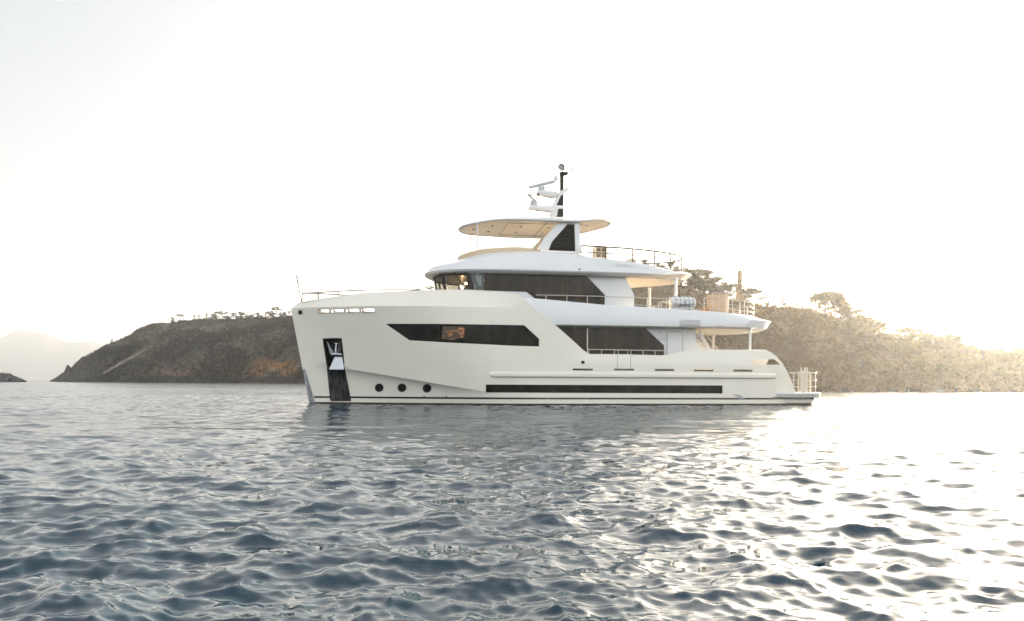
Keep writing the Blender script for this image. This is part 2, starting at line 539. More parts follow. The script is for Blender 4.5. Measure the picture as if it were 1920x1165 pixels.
# chrome frames round the mooring openings and hawse hole
def frame(name, poly, wd, m, parent, surf=hull, side=-1, off=.02):
    c = np.array(poly); cen = c.mean(0)
    V = []; Fc = []
    n = len(poly)
    for i in range(n):
        d = c[i] - cen; d = d / np.linalg.norm(d)
        nx = c[(i + 1) % n] - c[i - 1]; nx = np.array((nx[1], -nx[0])); nx = nx / max(np.linalg.norm(nx), 1e-9)
        if nx @ d < 0: nx = -nx
        for k_, o_ in ((-.012, -.09), (-.012, off), (wd, off), (wd + .006, -.005)):
            p = c[i] + nx * k_
            V.append((p[0], side * (surf(*p) + o_), p[1]))
    for i in range(n):
        j = (i + 1) % n
        for q in range(3): Fc.append((i * 4 + q, i * 4 + q + 1, j * 4 + q + 1, j * 4 + q))
    return mesh(name, V, Fc, m, parent, 40)
for h in mooring: frame('mooring_port', h, .022, 'steel', hl)
frame('hawse_ring', hawse_h, .04, 'steel', hl)
frame('bow_light_housing', bowlight, .02, 'steel', hl)
panel('bow_light', bowlight, hull, 'black_metal', hl, -1, thick=.01, off=-.05)
panel('hawse_back', circ(hawse[0], hawse[1], .14, .12), hull, 'black_metal', hl, -1, thick=.01, off=-.12)
# anchor pocket (recess) with steel apron and anchor
pk = empty('anchor_pocket'); pk.parent = hl
cs = sum(p[0] for p in pocket) / 4
def shrink(poly, k):
    cx = sum(p[0] for p in poly) / len(poly); cz = sum(p[1] for p in poly) / len(poly)
    return [(cx + (x - cx) * k, cz + (z - cz) * k) for x, z in poly]
pb = shrink(pocket, .9)
V = []; Fc = []
n = 4
P4 = dens(pocket, .25); PB = [pb_ for pb_ in dens(pb, .25 * .9)]
nn = min(len(P4), len(PB)); P4 = P4[:nn]; PB = PB[:nn]
for p, q in zip(P4, PB):
    V.append((p[0], -hull(*p) + .0, p[1])); V.append((q[0] + .0, -hull(*q) + .5, q[1]))
for i in range(nn): Fc.append((2 * i, 2 * i + 1, (2 * i + 3) % (2 * nn), (2 * i + 2) % (2 * nn)))
Fc.append(tuple(2 * i + 1 for i in range(nn)))
po = mesh('anchor_pocket_lining', V, Fc, 'brushed_steel', hl)
bpy.data.objects.remove(pk)
po.name = 'anchor_pocket'
frame('pocket_frame', dens(pocket, .4), .045, 'brushed_steel', po, off=.015)
# bright steel ramp on the pocket floor
def HP(px, py, inn):
    s, z = HS(px, py); return (s, -hull(s, z) + inn, z)
rampP = [HP(617, 692.5, .02), (HP(645, 692.5, .02)), HP(641, 669, .34), HP(627, 669, .34)]
V = []
for i in range(7):
    q = i / 6
    V.append(tuple(Vector(rampP[0]).lerp(Vector(rampP[1]), q) + Vector((0, 0, -.03 * (i % 2)))))
for i in range(7):
    q = i / 6
    V.append(tuple(Vector(rampP[3]).lerp(Vector(rampP[2]), q)))
mesh('anchor_ramp', V, [(i, i + 1, i + 8, i + 7) for i in range(6)], 'bright_steel', po, 5)
# anchor: shank, crown and two flukes
am = MB()
cbase = Vector(HP(629, 664, .12)); ctop = Vector(HP(630, 645, .28))
am.tube([cbase, cbase.lerp(ctop, .5), ctop], .07, 10, .045)
am.box(ctop + Vector((0, 0, .03)), (.2, .1, .07), bev=.02)
am.tube([cbase + Vector((-.22, 0, -.02)), cbase + Vector((0, -.03, 0)), cbase + Vector((.34, 0, -.03))], .09, 10)
ank = am.build('anchor', 'bright_steel', po, 40)
for sx, tp in ((-1, HP(612, 638, .22)), (1, HP(637.5, 638, .22))):
    tp = Vector(tp); b1 = cbase + Vector((sx * .05, 0, 0)); b2 = cbase + Vector((sx * .30, .02, -.02))
    o_ = Vector((0, .05, 0))
    V = [b1 - o_, b2 - o_, tp - o_, b1 + o_, b2 + o_, tp + o_]
    mesh('anchor_fluke', V, [(0, 1, 2), (5, 4, 3), (0, 3, 4, 1), (1, 4, 5, 2), (2, 5, 3, 0)], 'fluke_steel', po, 20)
panel('anchor_apron', [HS(x, y) for x, y in ((614.6, 694), (646.2, 694), (658.5, 752.5), (620.5, 752.5))], hull, 'brushed_steel', hl, -1, holes=[], thick=.03, grid=.2, off=.022)
for x0, x1 in ((613.5, 619.5), (645.3, 657.7)):
    a_, b_ = HS(x0, 690), HS(x1, 751)
    MB().tube([(a_[0] + (b_[0] - a_[0]) * i / 8, -hull(a_[0] + (b_[0] - a_[0]) * i / 8, a_[1] + (b_[1] - a_[1]) * i / 8) - .02, a_[1] + (b_[1] - a_[1]) * i / 8) for i in range(9)], .022, 6).build('apron_edge', 'brushed_steel', hl)
# rub rail
V = []; Fc = []
ss = np.concatenate([[11.15, 11.2, 11.3, 11.5], np.arange(12, 28.1, .4), [28.2, 28.26]])
for i, s in enumerate(ss):
    f = min(1, .25 + (s - 11.15) / .3) if s < 11.5 else min(1, .3 + (28.26 - s) / .1)
    for o_, z_ in ((-.01, 1.90), (.10 * f, 1.83), (.14 * f, 1.78), (.14 * f, 1.64), (.11 * f, 1.60), (-.01, 1.56)):
        V.append((s, -hull(s, z_) - o_, 1.73 + (z_ - 1.73) * (.6 + .4 * f)))
for i in range(len(ss) - 1):
    for j in range(5): Fc.append((i * 6 + j, i * 6 + j + 1, i * 6 + j + 7, i * 6 + j + 6))
Fc += [tuple(range(6)), tuple((len(ss) - 1) * 6 + j for j in range(6))[::-1]]
mesh('rub_rail', V, Fc, 'hull_paint', hl, 25)
mesh('rub_rail', [(a, -b, c) for a, b, c in V], [f[::-1] for f in Fc], 'hull_paint', hl, 25)
# gate seams in the bulwark, exhaust outlets on the stripe
for x in (1157.5, 1182.5):
    a_, b_ = HS(x, 665.5), HS(x, 691.5)
    MB().tube([(a_[0], -hull(*a_) - .001, a_[1]), (b_[0], -hull(b_[0], 2.42) - .001, 2.42), (b_[0], -hull(*b_) - .001, b_[1])], .012, 5).build('bulwark_gate_seam', 'seam', hl)
for x in (795, 837):
    s_, z_ = HS(x, 745)
    MB().box((s_, -hull(s_, z_) - .012, z_), (.09, .05, .11), bev=.01).build('drain_outlet', 'black_metal', hl)
for x, y in ((1128, 667.3), (925, 689), (1040, 698)): pass

# ---- swim platform
pl = MB()
def plat_ring(w_, s1, z, r=.5):
    o = [(25.9, -w_ * .99)]
    for i in range(7):
        a = math.radians(90 * i / 6); o.append((s1 - r + r * math.sin(a), -w_ + r - r * math.cos(a)))
    return [(x, y, z) for x, y in o] + [(x, -y, z) for x, y in o[::-1]]
def ringloft(rows, name, m, parent, cap0=True, cap1=True, angle=30):
    V = []; Fc = []
    n = len(rows[0])
    for r in rows: V += r
    for i in range(len(rows) - 1):
        for k in range(n):
            k2 = (k + 1) % n
            Fc.append((i * n + k, i * n + k2, (i + 1) * n + k2, (i + 1) * n + k))
    h = n // 2
    def cap(b, fl):
        for k in range(h - 1):
            f = (b + k, b + k + 1, b + n - 2 - k, b + n - 1 - k)
            Fc.append(f if fl else f[::-1])
    if cap0: cap(0, False)
    if cap1: cap((len(rows) - 1) * n, True)
    return mesh(name, V, Fc, m, parent, angle)
sp = ringloft([plat_ring(3.05, 30.95, .13), plat_ring(3.12, 31.05, .345)], 'swim_platform', 'hull_paint', yacht, cap0=False)
ringloft([plat_ring(2.7, 30.7, -.9), plat_ring(3.04, 30.94, .13)], 'platform_bottom', 'antifouling', sp, cap1=False)
ringloft([plat_ring(3.14, 31.07, .345), plat_ring(3.14, 31.07, .43)], 'platform_stripe', 'black_stripe', sp)
ringloft([plat_ring(3.2, 31.12, .43), plat_ring(3.34, 31.3, .50), plat_ring(3.36, 31.32, .55), plat_ring(3.30, 31.28, .58)], 'platform_edge', 'hull_paint', sp)
ringloft([plat_ring(3.28, 31.26, .58, .5), plat_ring(3.28, 31.26, .64, .5)], 'platform_rubber', 'seam', sp)
ringloft([plat_ring(3.33, 31.31, .64), plat_ring(3.33, 31.31, .74), plat_ring(3.28, 31.26, .76)], 'platform_deck', 'white_paint', sp)
panel('exhaust_fairing', [HS(x, y) for x, y in ((1375, 740), (1386, 740), (1397, 747.5), (1386, 747.5))], hull, 'grey_paint', hl, -1, thick=.03, off=.03)

# ---- rails
def railing(name, path, parent, zs, posts, r=.02, mids=(), m='steel'):
    """path: function or list of points of the top rail; posts: list of (point on rail, foot height)"""
    r *= 1.35
    o = MB().tube(path, r, 7).build(name, m, parent, 60)
    for md in mids: MB().tube(md, r * .65, 6).build('mid_rail', m, o, 60)
    for p, z0 in posts: MB().tube([p, (p[0], p[1], z0)], r * .8, 6).build('stanchion', m, o, 60)
    return o
# platform rail and stowed gangway hardware
prl = [(29.3, -3.0, 1.93), (30.95, -3.0, 1.95), (31.05, -2.9, 1.95), (31.05, -1.2, 1.95)]
railing('platform_railing', prl, yacht, None, [(p, .74) for p in ((29.55, -3.0, 1.93), (30.35, -3.0, 1.93), (30.95, -3.0, 1.95), (31.05, -2.3, 1.95), (31.05, -1.2, 1.95))], .024,
        mids=[[(a, b, z) for a, b, _ in prl] for z in (1.5, 1.1)])
railing('platform_railing', [(a, -b, c) for a, b, c in prl], yacht, None, [(p, .74) for p in ((30.0, 3.0, 1.93), (30.95, 3.0, 1.95), (31.05, 1.2, 1.95))], .024,
        mids=[[(a, -b, z) for a, b, _ in prl] for z in (1.5, 1.1)])
# ---- bow rail
def bowpt(s, h):
    z = lin([(.5, 5.84)] + [(p[0], p[1]) for p in top[:8]], s)
    return (s, -max(hull(s, z) - .12, .05), h)
bz = [(.62, 6.40), (1.2, 6.42), (2.5, 6.45), (4.2, 6.47), (7.5, 6.42)]
path = [bowpt(s, lin(bz, s)) for s in np.linspace(.62, 7.4, 20)]
bowposts = [onsurf(x, 560, hull)[0] for x in (596, 634, 678, 724)]
allp = [p for p in path[::-1]] + [(a, -b, c) for a, b, c in path]
ps = []
for s in [.64] + bowposts:
    z0 = lin([(.5, 5.84)] + [(p[0], p[1]) for p in top[:8]], s)
    p = bowpt(s, lin(bz, s)); ps += [(p, z0), ((p[0], -p[1], p[2]), z0)]
railing('bow_railing', allp, yacht, None, ps, .022, m='backlit_steel')

# ---- oval decks: generic plan outline
def oval(s0, s1, w_, af, aa, pf=2.4, pa=2.4, zf=None, nf=16, ns=26, na=18):
    o = []
    for i in range(nf):
        a = math.pi / 2 * i / nf
        o.append((s0 + af - af * math.cos(a) ** (2 / pf), -w_ * math.sin(a) ** (2 / pf)))
    for i in range(ns): o.append((s0 + af + (s1 - aa - s0 - af) * i / ns, -w_))
    for i in range(na + 1):
        a = math.pi / 2 * i / na
        o.append((s1 - aa + aa * math.sin(a) ** (2 / pa), -w_ * max(math.cos(a), 0) ** (2 / pa)))
    o[0] = (o[0][0], -.001); o[-1] = (o[-1][0], -.001)
    z = zf if callable(zf) else (lambda s, q=zf: q)
    return [(x, y, z(x)) for x, y in o] + [(x, -y, z(x)) for x, y in o[::-1]]
# boat deck (white side band)
bt = [(13.2, 6.05), (17.6, 5.74), (21.4, 5.60), (24.3, 5.47), (26.3, 5.38), (27.9, 5.33)]
ztop = lambda s: lin(bt, s)
B_ = dict(af=.02, pf=6)
row_in0 = oval(13.0, 28.2, 3.25, aa=5.2, pa=2.6, zf=4.46, **B_)
rows = [oval(13.0, 28.4, 3.42, aa=5.2, pa=2.6, zf=4.5, **B_), oval(12.95, 28.75, 3.56, aa=5.2, pa=2.6, zf=lambda s: 4.56 + .06 * sm(22, 28, s), **B_),
        oval(12.9, 29.08, 3.58, aa=5.3, pa=2.5, zf=lambda s: 4.85 + .22 * sm(22, 28.8, s), **B_),
        oval(12.9, 28.6, 3.53, aa=5.2, pa=2.5, zf=lambda s: ztop(s) - .16, **B_),
        oval(12.9, 28.05, 3.46, aa=5.0, pa=2.5, zf=lambda s: ztop(s) + .0, **B_),
        oval(12.9, 27.9, 3.36, aa=5.0, pa=2.5, zf=lambda s: ztop(s) + .0, **B_),
        oval(12.9, 27.85, 3.34, aa=5.0, pa=2.5, zf=lambda s: 5.05, **B_)]
bd = ringloft(rows, 'boat_deck_bulwark', 'white_paint', yacht, False, False, 40)
ringloft([oval(13.0, 27.9, 3.38, aa=5.0, pa=2.5, zf=5.04, **B_), oval(13.0, 27.8, 3.3, aa=5.0, pa=2.5, zf=5.06, **B_)], 'boat_deck', 'teak', yacht, False, True)
ringloft([oval(13.1, 28.3, 3.36, aa=5.2, pa=2.6, zf=4.52, **B_), oval(13.0, 28.42, 3.43, aa=5.2, pa=2.6, zf=4.49, **B_)], 'boat_deck_ceiling', 'ceiling_panel', yacht, True, False)
# flybridge: brow, coaming, deck, ceiling
ct = [(9.5, 8.42), (10.0, 8.52), (10.8, 8.64), (12.2, 8.70), (13.5, 8.72), (15.5, 8.70), (16.35, 8.66), (16.9, 8.50), (18.0, 8.39), (20.4, 8.21), (22.0, 8.04), (23.6, 7.92)]
zc = lambda s: lin(ct, s)
tipz = lambda s: 7.62 + .04 * sm(12, 7.7, s) + .27 * sm(21, 24.1, s)
FR = dict(pf=2.2, pa=2.1)
def wide(r, k): return [(x, y * (1 + k * sm(16.2, 18.2, x)), z) for x, y, z in r]
fb = ringloft([oval(8.25, 23.4, 2.85, af=4.6, aa=6.2, zf=lambda s: 7.42 + .10 * sm(20, 23.5, s), **FR),
               oval(8.0, 23.7, 3.18, af=4.8, aa=6.4, zf=lambda s: 7.42 + .14 * sm(20, 23.5, s), **FR),
               oval(7.74, 24.0, 3.40, af=5.0, aa=6.6, zf=lambda s: 7.54 + .26 * sm(20, 24, s), **FR),
               oval(7.66, 24.13, 3.44, af=5.0, aa=6.6, zf=tipz, **FR),
               oval(7.72, 24.08, 3.42, af=5.0, aa=6.6, zf=lambda s: tipz(s) + .08, **FR),
               oval(8.0, 23.9, 3.34, af=4.9, aa=6.5, zf=lambda s: max(tipz(s) + .09, tipz(s) + .08 + .38 * (zc(s) - 7.72)), **FR),
               wide(oval(8.6, 23.65, 3.20, af=4.6, aa=6.4, zf=lambda s: tipz(s) + .09 + .66 * max(zc(s) - tipz(s) - .1, 0), **FR), .055),
               wide(oval(9.45, 23.4, 3.04, af=4.2, aa=6.3, zf=lambda s: zc(s) - .05, **FR), .095),
               wide(oval(9.62, 23.3, 2.96, af=4.2, aa=6.2, zf=zc, **FR), .105),
               wide(oval(9.75, 23.2, 2.86, af=4.2, aa=6.2, zf=zc, **FR), .11),
               wide(oval(9.8, 23.15, 2.84, af=4.2, aa=6.2, zf=lambda s: 7.9, **FR), .11)], 'flybridge', 'white_paint', yacht, False, False, 25)
ringloft([oval(9.6, 23.2, 2.86, af=4.2, aa=6.2, zf=7.88, **FR), oval(9.65, 23.1, 2.8, af=4.2, aa=6.2, zf=7.89, **FR)], 'flybridge_deck', 'teak', yacht, False, True)
ringloft([oval(8.3, 23.35, 2.8, af=4.6, aa=6.2, zf=lambda s: 7.44 + .10 * sm(20, 23.5, s), **FR), oval(8.2, 23.45, 2.88, af=4.6, aa=6.2, zf=lambda s: 7.415 + .10 * sm(20, 23.5, s), **FR)], 'flybridge_ceiling', 'ceiling_panel', yacht, True, False)
# low tinted windscreen on the forward coaming
ring = oval(9.6, 23.3, 2.95, af=4.2, aa=6.2, zf=zc, **FR)
hN = len(ring) // 2
idx = [i for i in range(hN) if ring[i][0] < 14.1]
seq = [ring[i] for i in idx[::-1]] + [(ring[i][0], -ring[i][1], ring[i][2]) for i in idx]
V = []; Fc = []
for x, y, z in seq:
    k = .99
    hh = .26 * (1 - .6 * sm(12.8, 14.1, x))
    V += [(x, y, z - .02), (x + .03, y * .99, z + hh), (x + .05, y * .98, z + hh), (x + .04, y * .985, z - .02)]
for i in range(len(seq) - 1):
    for j in range(3): Fc.append((i * 4 + j, i * 4 + j + 1, i * 4 + 5 + j, i * 4 + 4 + j))
ws = mesh('windscreen', V, Fc, 'tan_glass', fb)
MB().tube([(x + .03, y * .99, z + .30 * (1 - .6 * sm(12.8, 14.1, x))) for x, y, z in seq], .02, 6).build('windscreen_rail', 'steel', fb)

# ---- hardtop
hz = lambda s: 10.5 - .12 * sm(12, 9.8, s) + .42 * sm(15.8, 18.9, s)
HT = dict(pf=2.15, pa=2.1)
ht = ringloft([oval(9.85, 18.8, 2.72, af=4.2, aa=3.9, zf=lambda s: hz(s) + .02, **HT),
               oval(9.72, 18.93, 2.84, af=4.2, aa=3.9, zf=hz, **HT),
               oval(9.66, 19.0, 2.90, af=4.2, aa=3.9, zf=lambda s: hz(s) + .06, **HT),
               oval(9.70, 18.97, 2.88, af=4.2, aa=3.9, zf=lambda s: hz(s) + .13, **HT),
               oval(10.1, 18.4, 2.6, af=4.1, aa=3.7, zf=lambda s: hz(s) + .22 - .1 * sm(16, 19, s), **HT),
               oval(11.2, 17.6, 1.9, af=3.4, aa=3.0, zf=lambda s: 10.5 + .33 + .2 * sm(15.8, 18.9, s), **HT),
               oval(12.4, 17.0, 1.0, af=2.2, aa=2.2, zf=lambda s: 10.5 + .38 + .2 * sm(15.8, 18.9, s), **HT)], 'hardtop', 'white_paint', yacht, False, True, 28)
ringloft([oval(9.87, 18.78, 2.70, af=4.2, aa=3.9, zf=lambda s: hz(s) + .04, **HT), oval(9.83, 18.82, 2.74, af=4.2, aa=3.9, zf=lambda s: hz(s) + .015, **HT)], 'hardtop_ceiling', 'ceiling_panel', ht, True, False)
ringloft([oval(12.3, 16.9, 1.5, af=1, aa=1, zf=10.86, **HT), oval(12.3, 16.9, 1.5, af=1, aa=1, zf=11.0, **HT), oval(12.5, 16.7, 1.4, af=1, aa=1, zf=11.03, **HT)], 'hardtop_hatch', 'white_paint', ht)
for s_, t_ in ((11.6, -.9), (13.3, -.9), (15.0, -.9), (11.6, .9), (13.3, .9), (15.0, .9), (17.3, -.9), (17.3, .9), (10.6, 0)):
    MB().lathe((s_, t_, hz(s_) - .005), [(.085, .03), (.085, -.012), (.06, -.014), (.055, .0)], 14).build('ceiling_light', 'grey_paint', ht)
for (p0, p1) in (((12.4, -1.9), (16.8, -1.9)), ((12.4, 1.9), (16.8, 1.9)), ((12.4, -1.9), (12.4, 1.9)), ((14.6, -2.4), (14.6, 2.4)), ((16.8, -1.9), (16.8, 1.9))):
    MB().tube([(p0[0], p0[1], hz(p0[0]) + .012), ((p0[0] + p1[0]) / 2, (p0[1] + p1[1]) / 2, hz((p0[0] + p1[0]) / 2) + .012), (p1[0], p1[1], hz(p1[0]) + .012)], .012, 5).build('ceiling_seam', 'seam', ht)
for t_ in (-1.8, 1.8):
    MB().tube([(10.62, t_, 8.4), (10.62, t_, 10.5)], .045, 10).build('hardtop_pole', 'steel' if t_ > 0 else 'white_paint', ht)
# ---- radar arch legs with louvred grilles
for sgn in (-1, 1):
    t0 = -2.55
    arch = pxpoly(((1049, 415), (1087, 415.5), (1087.5, 476), (1006, 472), (1010, 467), (1018, 449)), t0)
    louv = pxpoly(((1064, 420.5), (1077, 421), (1078.5, 472), (1028, 470), (1034, 455), (1036, 452)), t0)
    lg = panel('arch_leg', arch, lambda s, z: 2.62 - .02 * (z - 8), 'white_paint', ht, sgn, [louv], thick=.42, grid=.5)
    panel('arch_grille', louv, lambda s, z: 2.5, 'black_metal', lg, sgn, thick=.05, grid=.6)
    zl = [p[1] for p in louv]; lb = MB()
    for i in range(20):
        z = min(zl) + (max(zl) - min(zl)) * (i + .5) / 20
        xs = []
        for k in range(len(louv)):
            a, b = louv[k], louv[(k + 1) % len(louv)]
            if (a[1] > z) != (b[1] > z): xs.append(a[0] + (b[0] - a[0]) * (z - a[1]) / (b[1] - a[1]))
        if len(xs) >= 2: lb.box(((min(xs) + max(xs)) / 2, sgn * 2.55, z), (max(xs) - min(xs) - .01, .07, .018))
    lb.build('louvre', 'black_metal', lg)
# ---- mast
mast = MB().prism(pxpoly(((1050.5, 324), (1056, 324), (1055.5, 407), (1043.5, 407), (1047, 393), (1041.5, 387), (1051, 366)), 0), -.14, .14).build('mast', 'black_metal', yacht, 20)
MB().prism(pxpoly(((1050, 323.5), (1064, 324), (1064, 328), (1056, 329), (1050, 328)), 0), -.16, .16).build('mast_bracket', 'black_metal', mast, 20)
def soft(poly, t0, t1, name, m, parent, bev=.04):
    bm = bmesh.new()
    n = len(poly)
    a = [bm.verts.new((p[0], t0, p[1])) for p in poly]
    b = [bm.verts.new((p[0], t1, p[1])) for p in poly]
    bm.faces.new(a); bm.faces.new(b[::-1])
    for i in range(n): bm.faces.new((a[i], b[i], b[(i + 1) % n], a[(i + 1) % n]))
    bmesh.ops.recalc_face_normals(bm, faces=bm.faces[:])
    bmesh.ops.bevel(bm, geom=bm.edges[:], offset=bev, segments=2, affect='EDGES', profile=.5)
    bm.verts.index_update()
    V = [v.co.copy() for v in bm.verts]; Fc = [[v.index for v in f.verts] for f in bm.faces]
    bm.free()
    return mesh(name, V, Fc, m, parent, 35)
soft(pxpoly(((1031, 407), (1032.5, 393), (1036, 385), (1043, 371), (1046, 362), (1063, 352.5), (1067.5, 353.5), (1061, 361), (1050, 369), (1042, 386.5), (1056, 387), (1056, 393), (1045, 393), (1043, 407)), 0), -.22, .22, 'mast_fin', 'white_paint', mast, .02)
soft(pxpoly(((991, 390), (992.5, 386), (1036, 387), (1035, 397.5), (1015, 395), (992.5, 392)), 0), -.33, .33, 'radar_arm', 'white_paint', mast, .04)
soft(pxpoly(((1006, 362), (1008, 358.7), (1044, 361.5), (1046, 368), (1037, 371), (1008, 365)), 0), -.33, .33, 'radar_arm', 'white_paint', mast, .04)
def radar(px, py, dx, dy, ln):
    s_, z_ = L(px, py, 0)
    r_ = MB().lathe((s_, 0, z_), [(.2, -.18), (.24, -.1), (.24, .06), (.18, .14), (.08, .16), (.07, .24)], 18).build('radar', 'plastic_white', mast)
    a = math.atan2(dy, dx)
    b = MB().box((s_, 0, z_ + .27), (ln, .22, .17), rz=a, bev=.04)
    b.build('radar_bar', 'plastic_white', r_)
radar(1016, 354.5, 1.2, -1.75, 2.1)
radar(1001.5, 380.5, -1.0, -1.75, 2.0)
s_, z_ = L(1042, 334.5, 0)
MB().lathe((s_, 0, z_), [(.03, -.19), (.08, -.17), (.1, -.1), (.12, -.03), (.12, .06), (.08, .14), (.03, .2), (.02, .26)], 16).tube([(s_, 0, z_ + .24), (s_ + .02, 0, z_ + .28), (s_ + .3, 0, z_ + .28)], .02, 6).build('camera_dome', 'plastic_white', mast)
s_, z_ = L(1052.5, 315.6, 0)
sl_ = MB().tube([(s_ - .02, -.16, z_ + .02), (s_ + .04, 0, z_ + .05), (s_ + .24, .22, z_ + .02)], .2, 20, .12).tube([(s_ + .08, .05, z_), (s_ + .08, .05, z_ - .28)], .05, 8).build('searchlight', 'plastic_white', mast, 50)
MB().lathe((0, 0, 0), [(.2, 0), (.215, .02), (.215, .05), (.16, .055)], 20).build('searchlight_lens', 'black_metal', sl_, 50)
lens = bpy.data.objects['searchlight_lens']
lens.location = (s_ - .025, -.20, z_ + .02); lens.rotation_euler = Vector((-.35, -.6, -.62)).to_track_quat('Z', 'Y').to_euler()
lens.scale = (1, 1, .7)
MB().lathe((0, 0, 0), [(.15, 0), (.15, .02)], 20).build('searchlight_glass', 'bright_steel', sl_)
g_ = bpy.data.objects['searchlight_glass']; g_.location = (s_ - .045, -.225, z_ - .012); g_.rotation_euler = lens.rotation_euler
q = [L(x, y, 0) for x, y in ((1064, 327), (1069, 327.5), (1070, 311))]
MB().tube([(a, 0, b) for a, b in q], .018, 6).lathe((q[2][0], 0, q[2][1]), [(.04, -.03), (.05, .02), (.01, .04)], 8).box((q[2][0] + .06, 0, q[2][1] - .2), (.05, .05, .14)).build('wind_sensor', 'black_metal', mast)
q = [L(x, y, 0) for x, y in ((1015, 395), (1018, 397), (1025, 399.5), (1026, 396))]
MB().tube([(a, -.15, b) for a, b in q], .02, 6).lathe((L(1008, 397, 0)[0], -.15, L(1008, 397, 0)[1]), [(.07, -.12), (.03, .0), (.02, .25)], 10, 'X').build('horn', 'bright_steel', mast)
MB().lathe((L(1008.5, 367, 0)[0], -.2, L(1008.5, 367, 0)[1]), [(.05, -.07), (.06, 0), (.05, .07)], 10).build('navigation_light', 'black_metal', mast)
MB().lathe((L(1042.5, 360, 0)[0], .1, L(1042.5, 360, 0)[1] + .02), [(.02, 0), (.02, .12), (.1, .14), (.1, .17), (.02, .2)], 10).build('satellite_antenna', 'plastic_white', mast)
for x0, y0, x1, y1, t_, r_ in ((1078, 411, 1069.5, 215, -2.0, .022), (954.5, 406, 953.5, 360, -1.2, .013), (1024, 400, 1022.5, 262, .8, .012), (1062.5, 353, 1061, 322, .15, .009), (1069.5, 215, 1069, 208, -2.0, .006)):
    a, b = L(x0, y0, t_), L(x1, y1, t_)
    MB().tube([(a[0], t_, a[1]), (b[0], t_, b[1])], r_, 6, r_ * .5).lathe((a[0], t_, a[1]), [(.04, -.05), (.04, .15), (.02, .2)] if r_ > .012 else [(.015, -.02), (.015, .05)], 8).build('whip_antenna', 'grey_paint', mast)

# ---- wheelhouse / upper deck house
WB, WT = 5.15, 7.47
plan_b = [(8.62, 0), (8.62, -.85), (9.0, -1.85), (10.32, -2.72), (11.0, -2.75)]
plan_t = [(8.22, 0), (8.22, -.9), (8.62, -1.95), (9.97, -2.74), (11.0, -2.77)]
def wpt(i, q, k):     # facet i, fraction q along, fraction k of height
    b0, b1, t0, t1 = plan_b[i], plan_b[i + 1], plan_t[i], plan_t[i + 1]
    b = (b0[0] + (b1[0] - b0[0]) * q, b0[1] + (b1[1] - b0[1]) * q)
    t = (t0[0] + (t1[0] - t0[0]) * q, t0[1] + (t1[1] - t0[1]) * q)
    return Vector((b[0] + (t[0] - b[0]) * k, b[1] + (t[1] - b[1]) * k, WB + (WT - WB) * k))
wh = MB()
def quad_slab(mb, a, b, c, d, th=.05):
    nrm = (b - a).cross(d - a).normalized() * th
    P = [a, b, c, d]; Q = [p + nrm for p in P]
    mb.add(P + Q, [(0, 1, 2, 3), (7, 6, 5, 4), (0, 4, 5, 1), (1, 5, 6, 2), (2, 6, 7, 3), (3, 7, 4, 0)])
def mir(v): return Vector((v.x, -v.y, v.z))
kb, kt = .50, .95
panes = []
for i in range(3):
    q0, q1 = (0, .93) if i == 0 else (.05, .95)
    for side in (-1, 1):
        f = (lambda v: v) if side < 0 else mir
        A = [f(wpt(i, q0, kb)), f(wpt(i, q1, kb)), f(wpt(i, q1, kt)), f(wpt(i, q0, kt))]
        if i == 0 and side > 0: pass
        panes.append(A)
        quad_slab(wh, f(wpt(i, 0, 0)), f(wpt(i, 1, 0)), f(wpt(i, 1, kb)), f(wpt(i, 0, kb)))
        quad_slab(wh, f(wpt(i, 0, kt)), f(wpt(i, 1, kt)), f(wpt(i, 1, 1)), f(wpt(i, 0, 1)))
        if i: quad_slab(wh, f(wpt(i, 0, kb)), f(wpt(i, q0, kb)), f(wpt(i, q0, kt)), f(wpt(i, 0, kt)))
        quad_slab(wh, f(wpt(i, q1, kb)), f(wpt(i, 1, kb)), f(wpt(i, 1, kt)), f(wpt(i, q1, kt)))
house = wh.build('wheelhouse', 'black_metal', yacht, smooth=False)
for A in panes: mesh('windshield', A, [(0, 1, 2, 3)], 'window_glass', house)
US = lambda s, z: 2.75
UL = lambda x, y: L(x, y, -2.75)
edge_r = [UL(x, y) for x, y in ((1172, 512), (1189.5, 553), (1189.5, 580))]
ub = 5.08
side_out = [(10.2, WT), (edge_r[0][0], WT), edge_r[1], (edge_r[2][0], ub), (10.4, ub)]
glassU = [(9.97, WT - .02), (UL(1100, 515)[0], WT - .02), UL(1134, 553), (UL(1134, 553)[0], 5.12), (UL(1003, 560)[0], 5.12), UL(1003, 560), UL(987, 547.5), UL(880, 544)]
side_out2 = [(UL(1100, 515)[0] - 5.6, WT), (edge_r[0][0], WT), edge_r[1], (edge_r[2][0], ub), (10.4, ub), (10.4, 6.3), (10.32, 6.35)]
for sgn in (-1, 1):
    pn = panel('deckhouse_wall', [(10.35, ub), (10.35, WT), (edge_r[0][0], WT), edge_r[1], (edge_r[2][0], ub)], lambda s, z: 2.72, 'white_paint', house, sgn, thick=.06, grid=.6,
          holes=[] if sgn < 0 else [rrect(10.6, 6.35, 12.2, 7.2, .05), rrect(12.6, 6.35, 14.4, 7.2, .05)])
gl = panel('side_window', glassU, lambda s, z: 2.72, 'bronze_glass', house, -1, thick=.02, grid=.5, off=.025)
for x in (883, 908, 909.5, 954.5, 990, 1059.5):
    p = UL(x, 530)
    MB().box((p[0], -2.752, 6.3 if x > 1000 else 6.9), (.022, .02, 2.2 if x > 1000 else 1.05)).build('window_joint', 'black_metal', gl)
p0, p1 = UL(1069, 538), UL(1089, 527)
frame('door_window', rrect(p0[0], p0[1], p1[0], p1[1], .05), .02, 'black_metal', gl, lambda s, z: 2.748, off=.01)
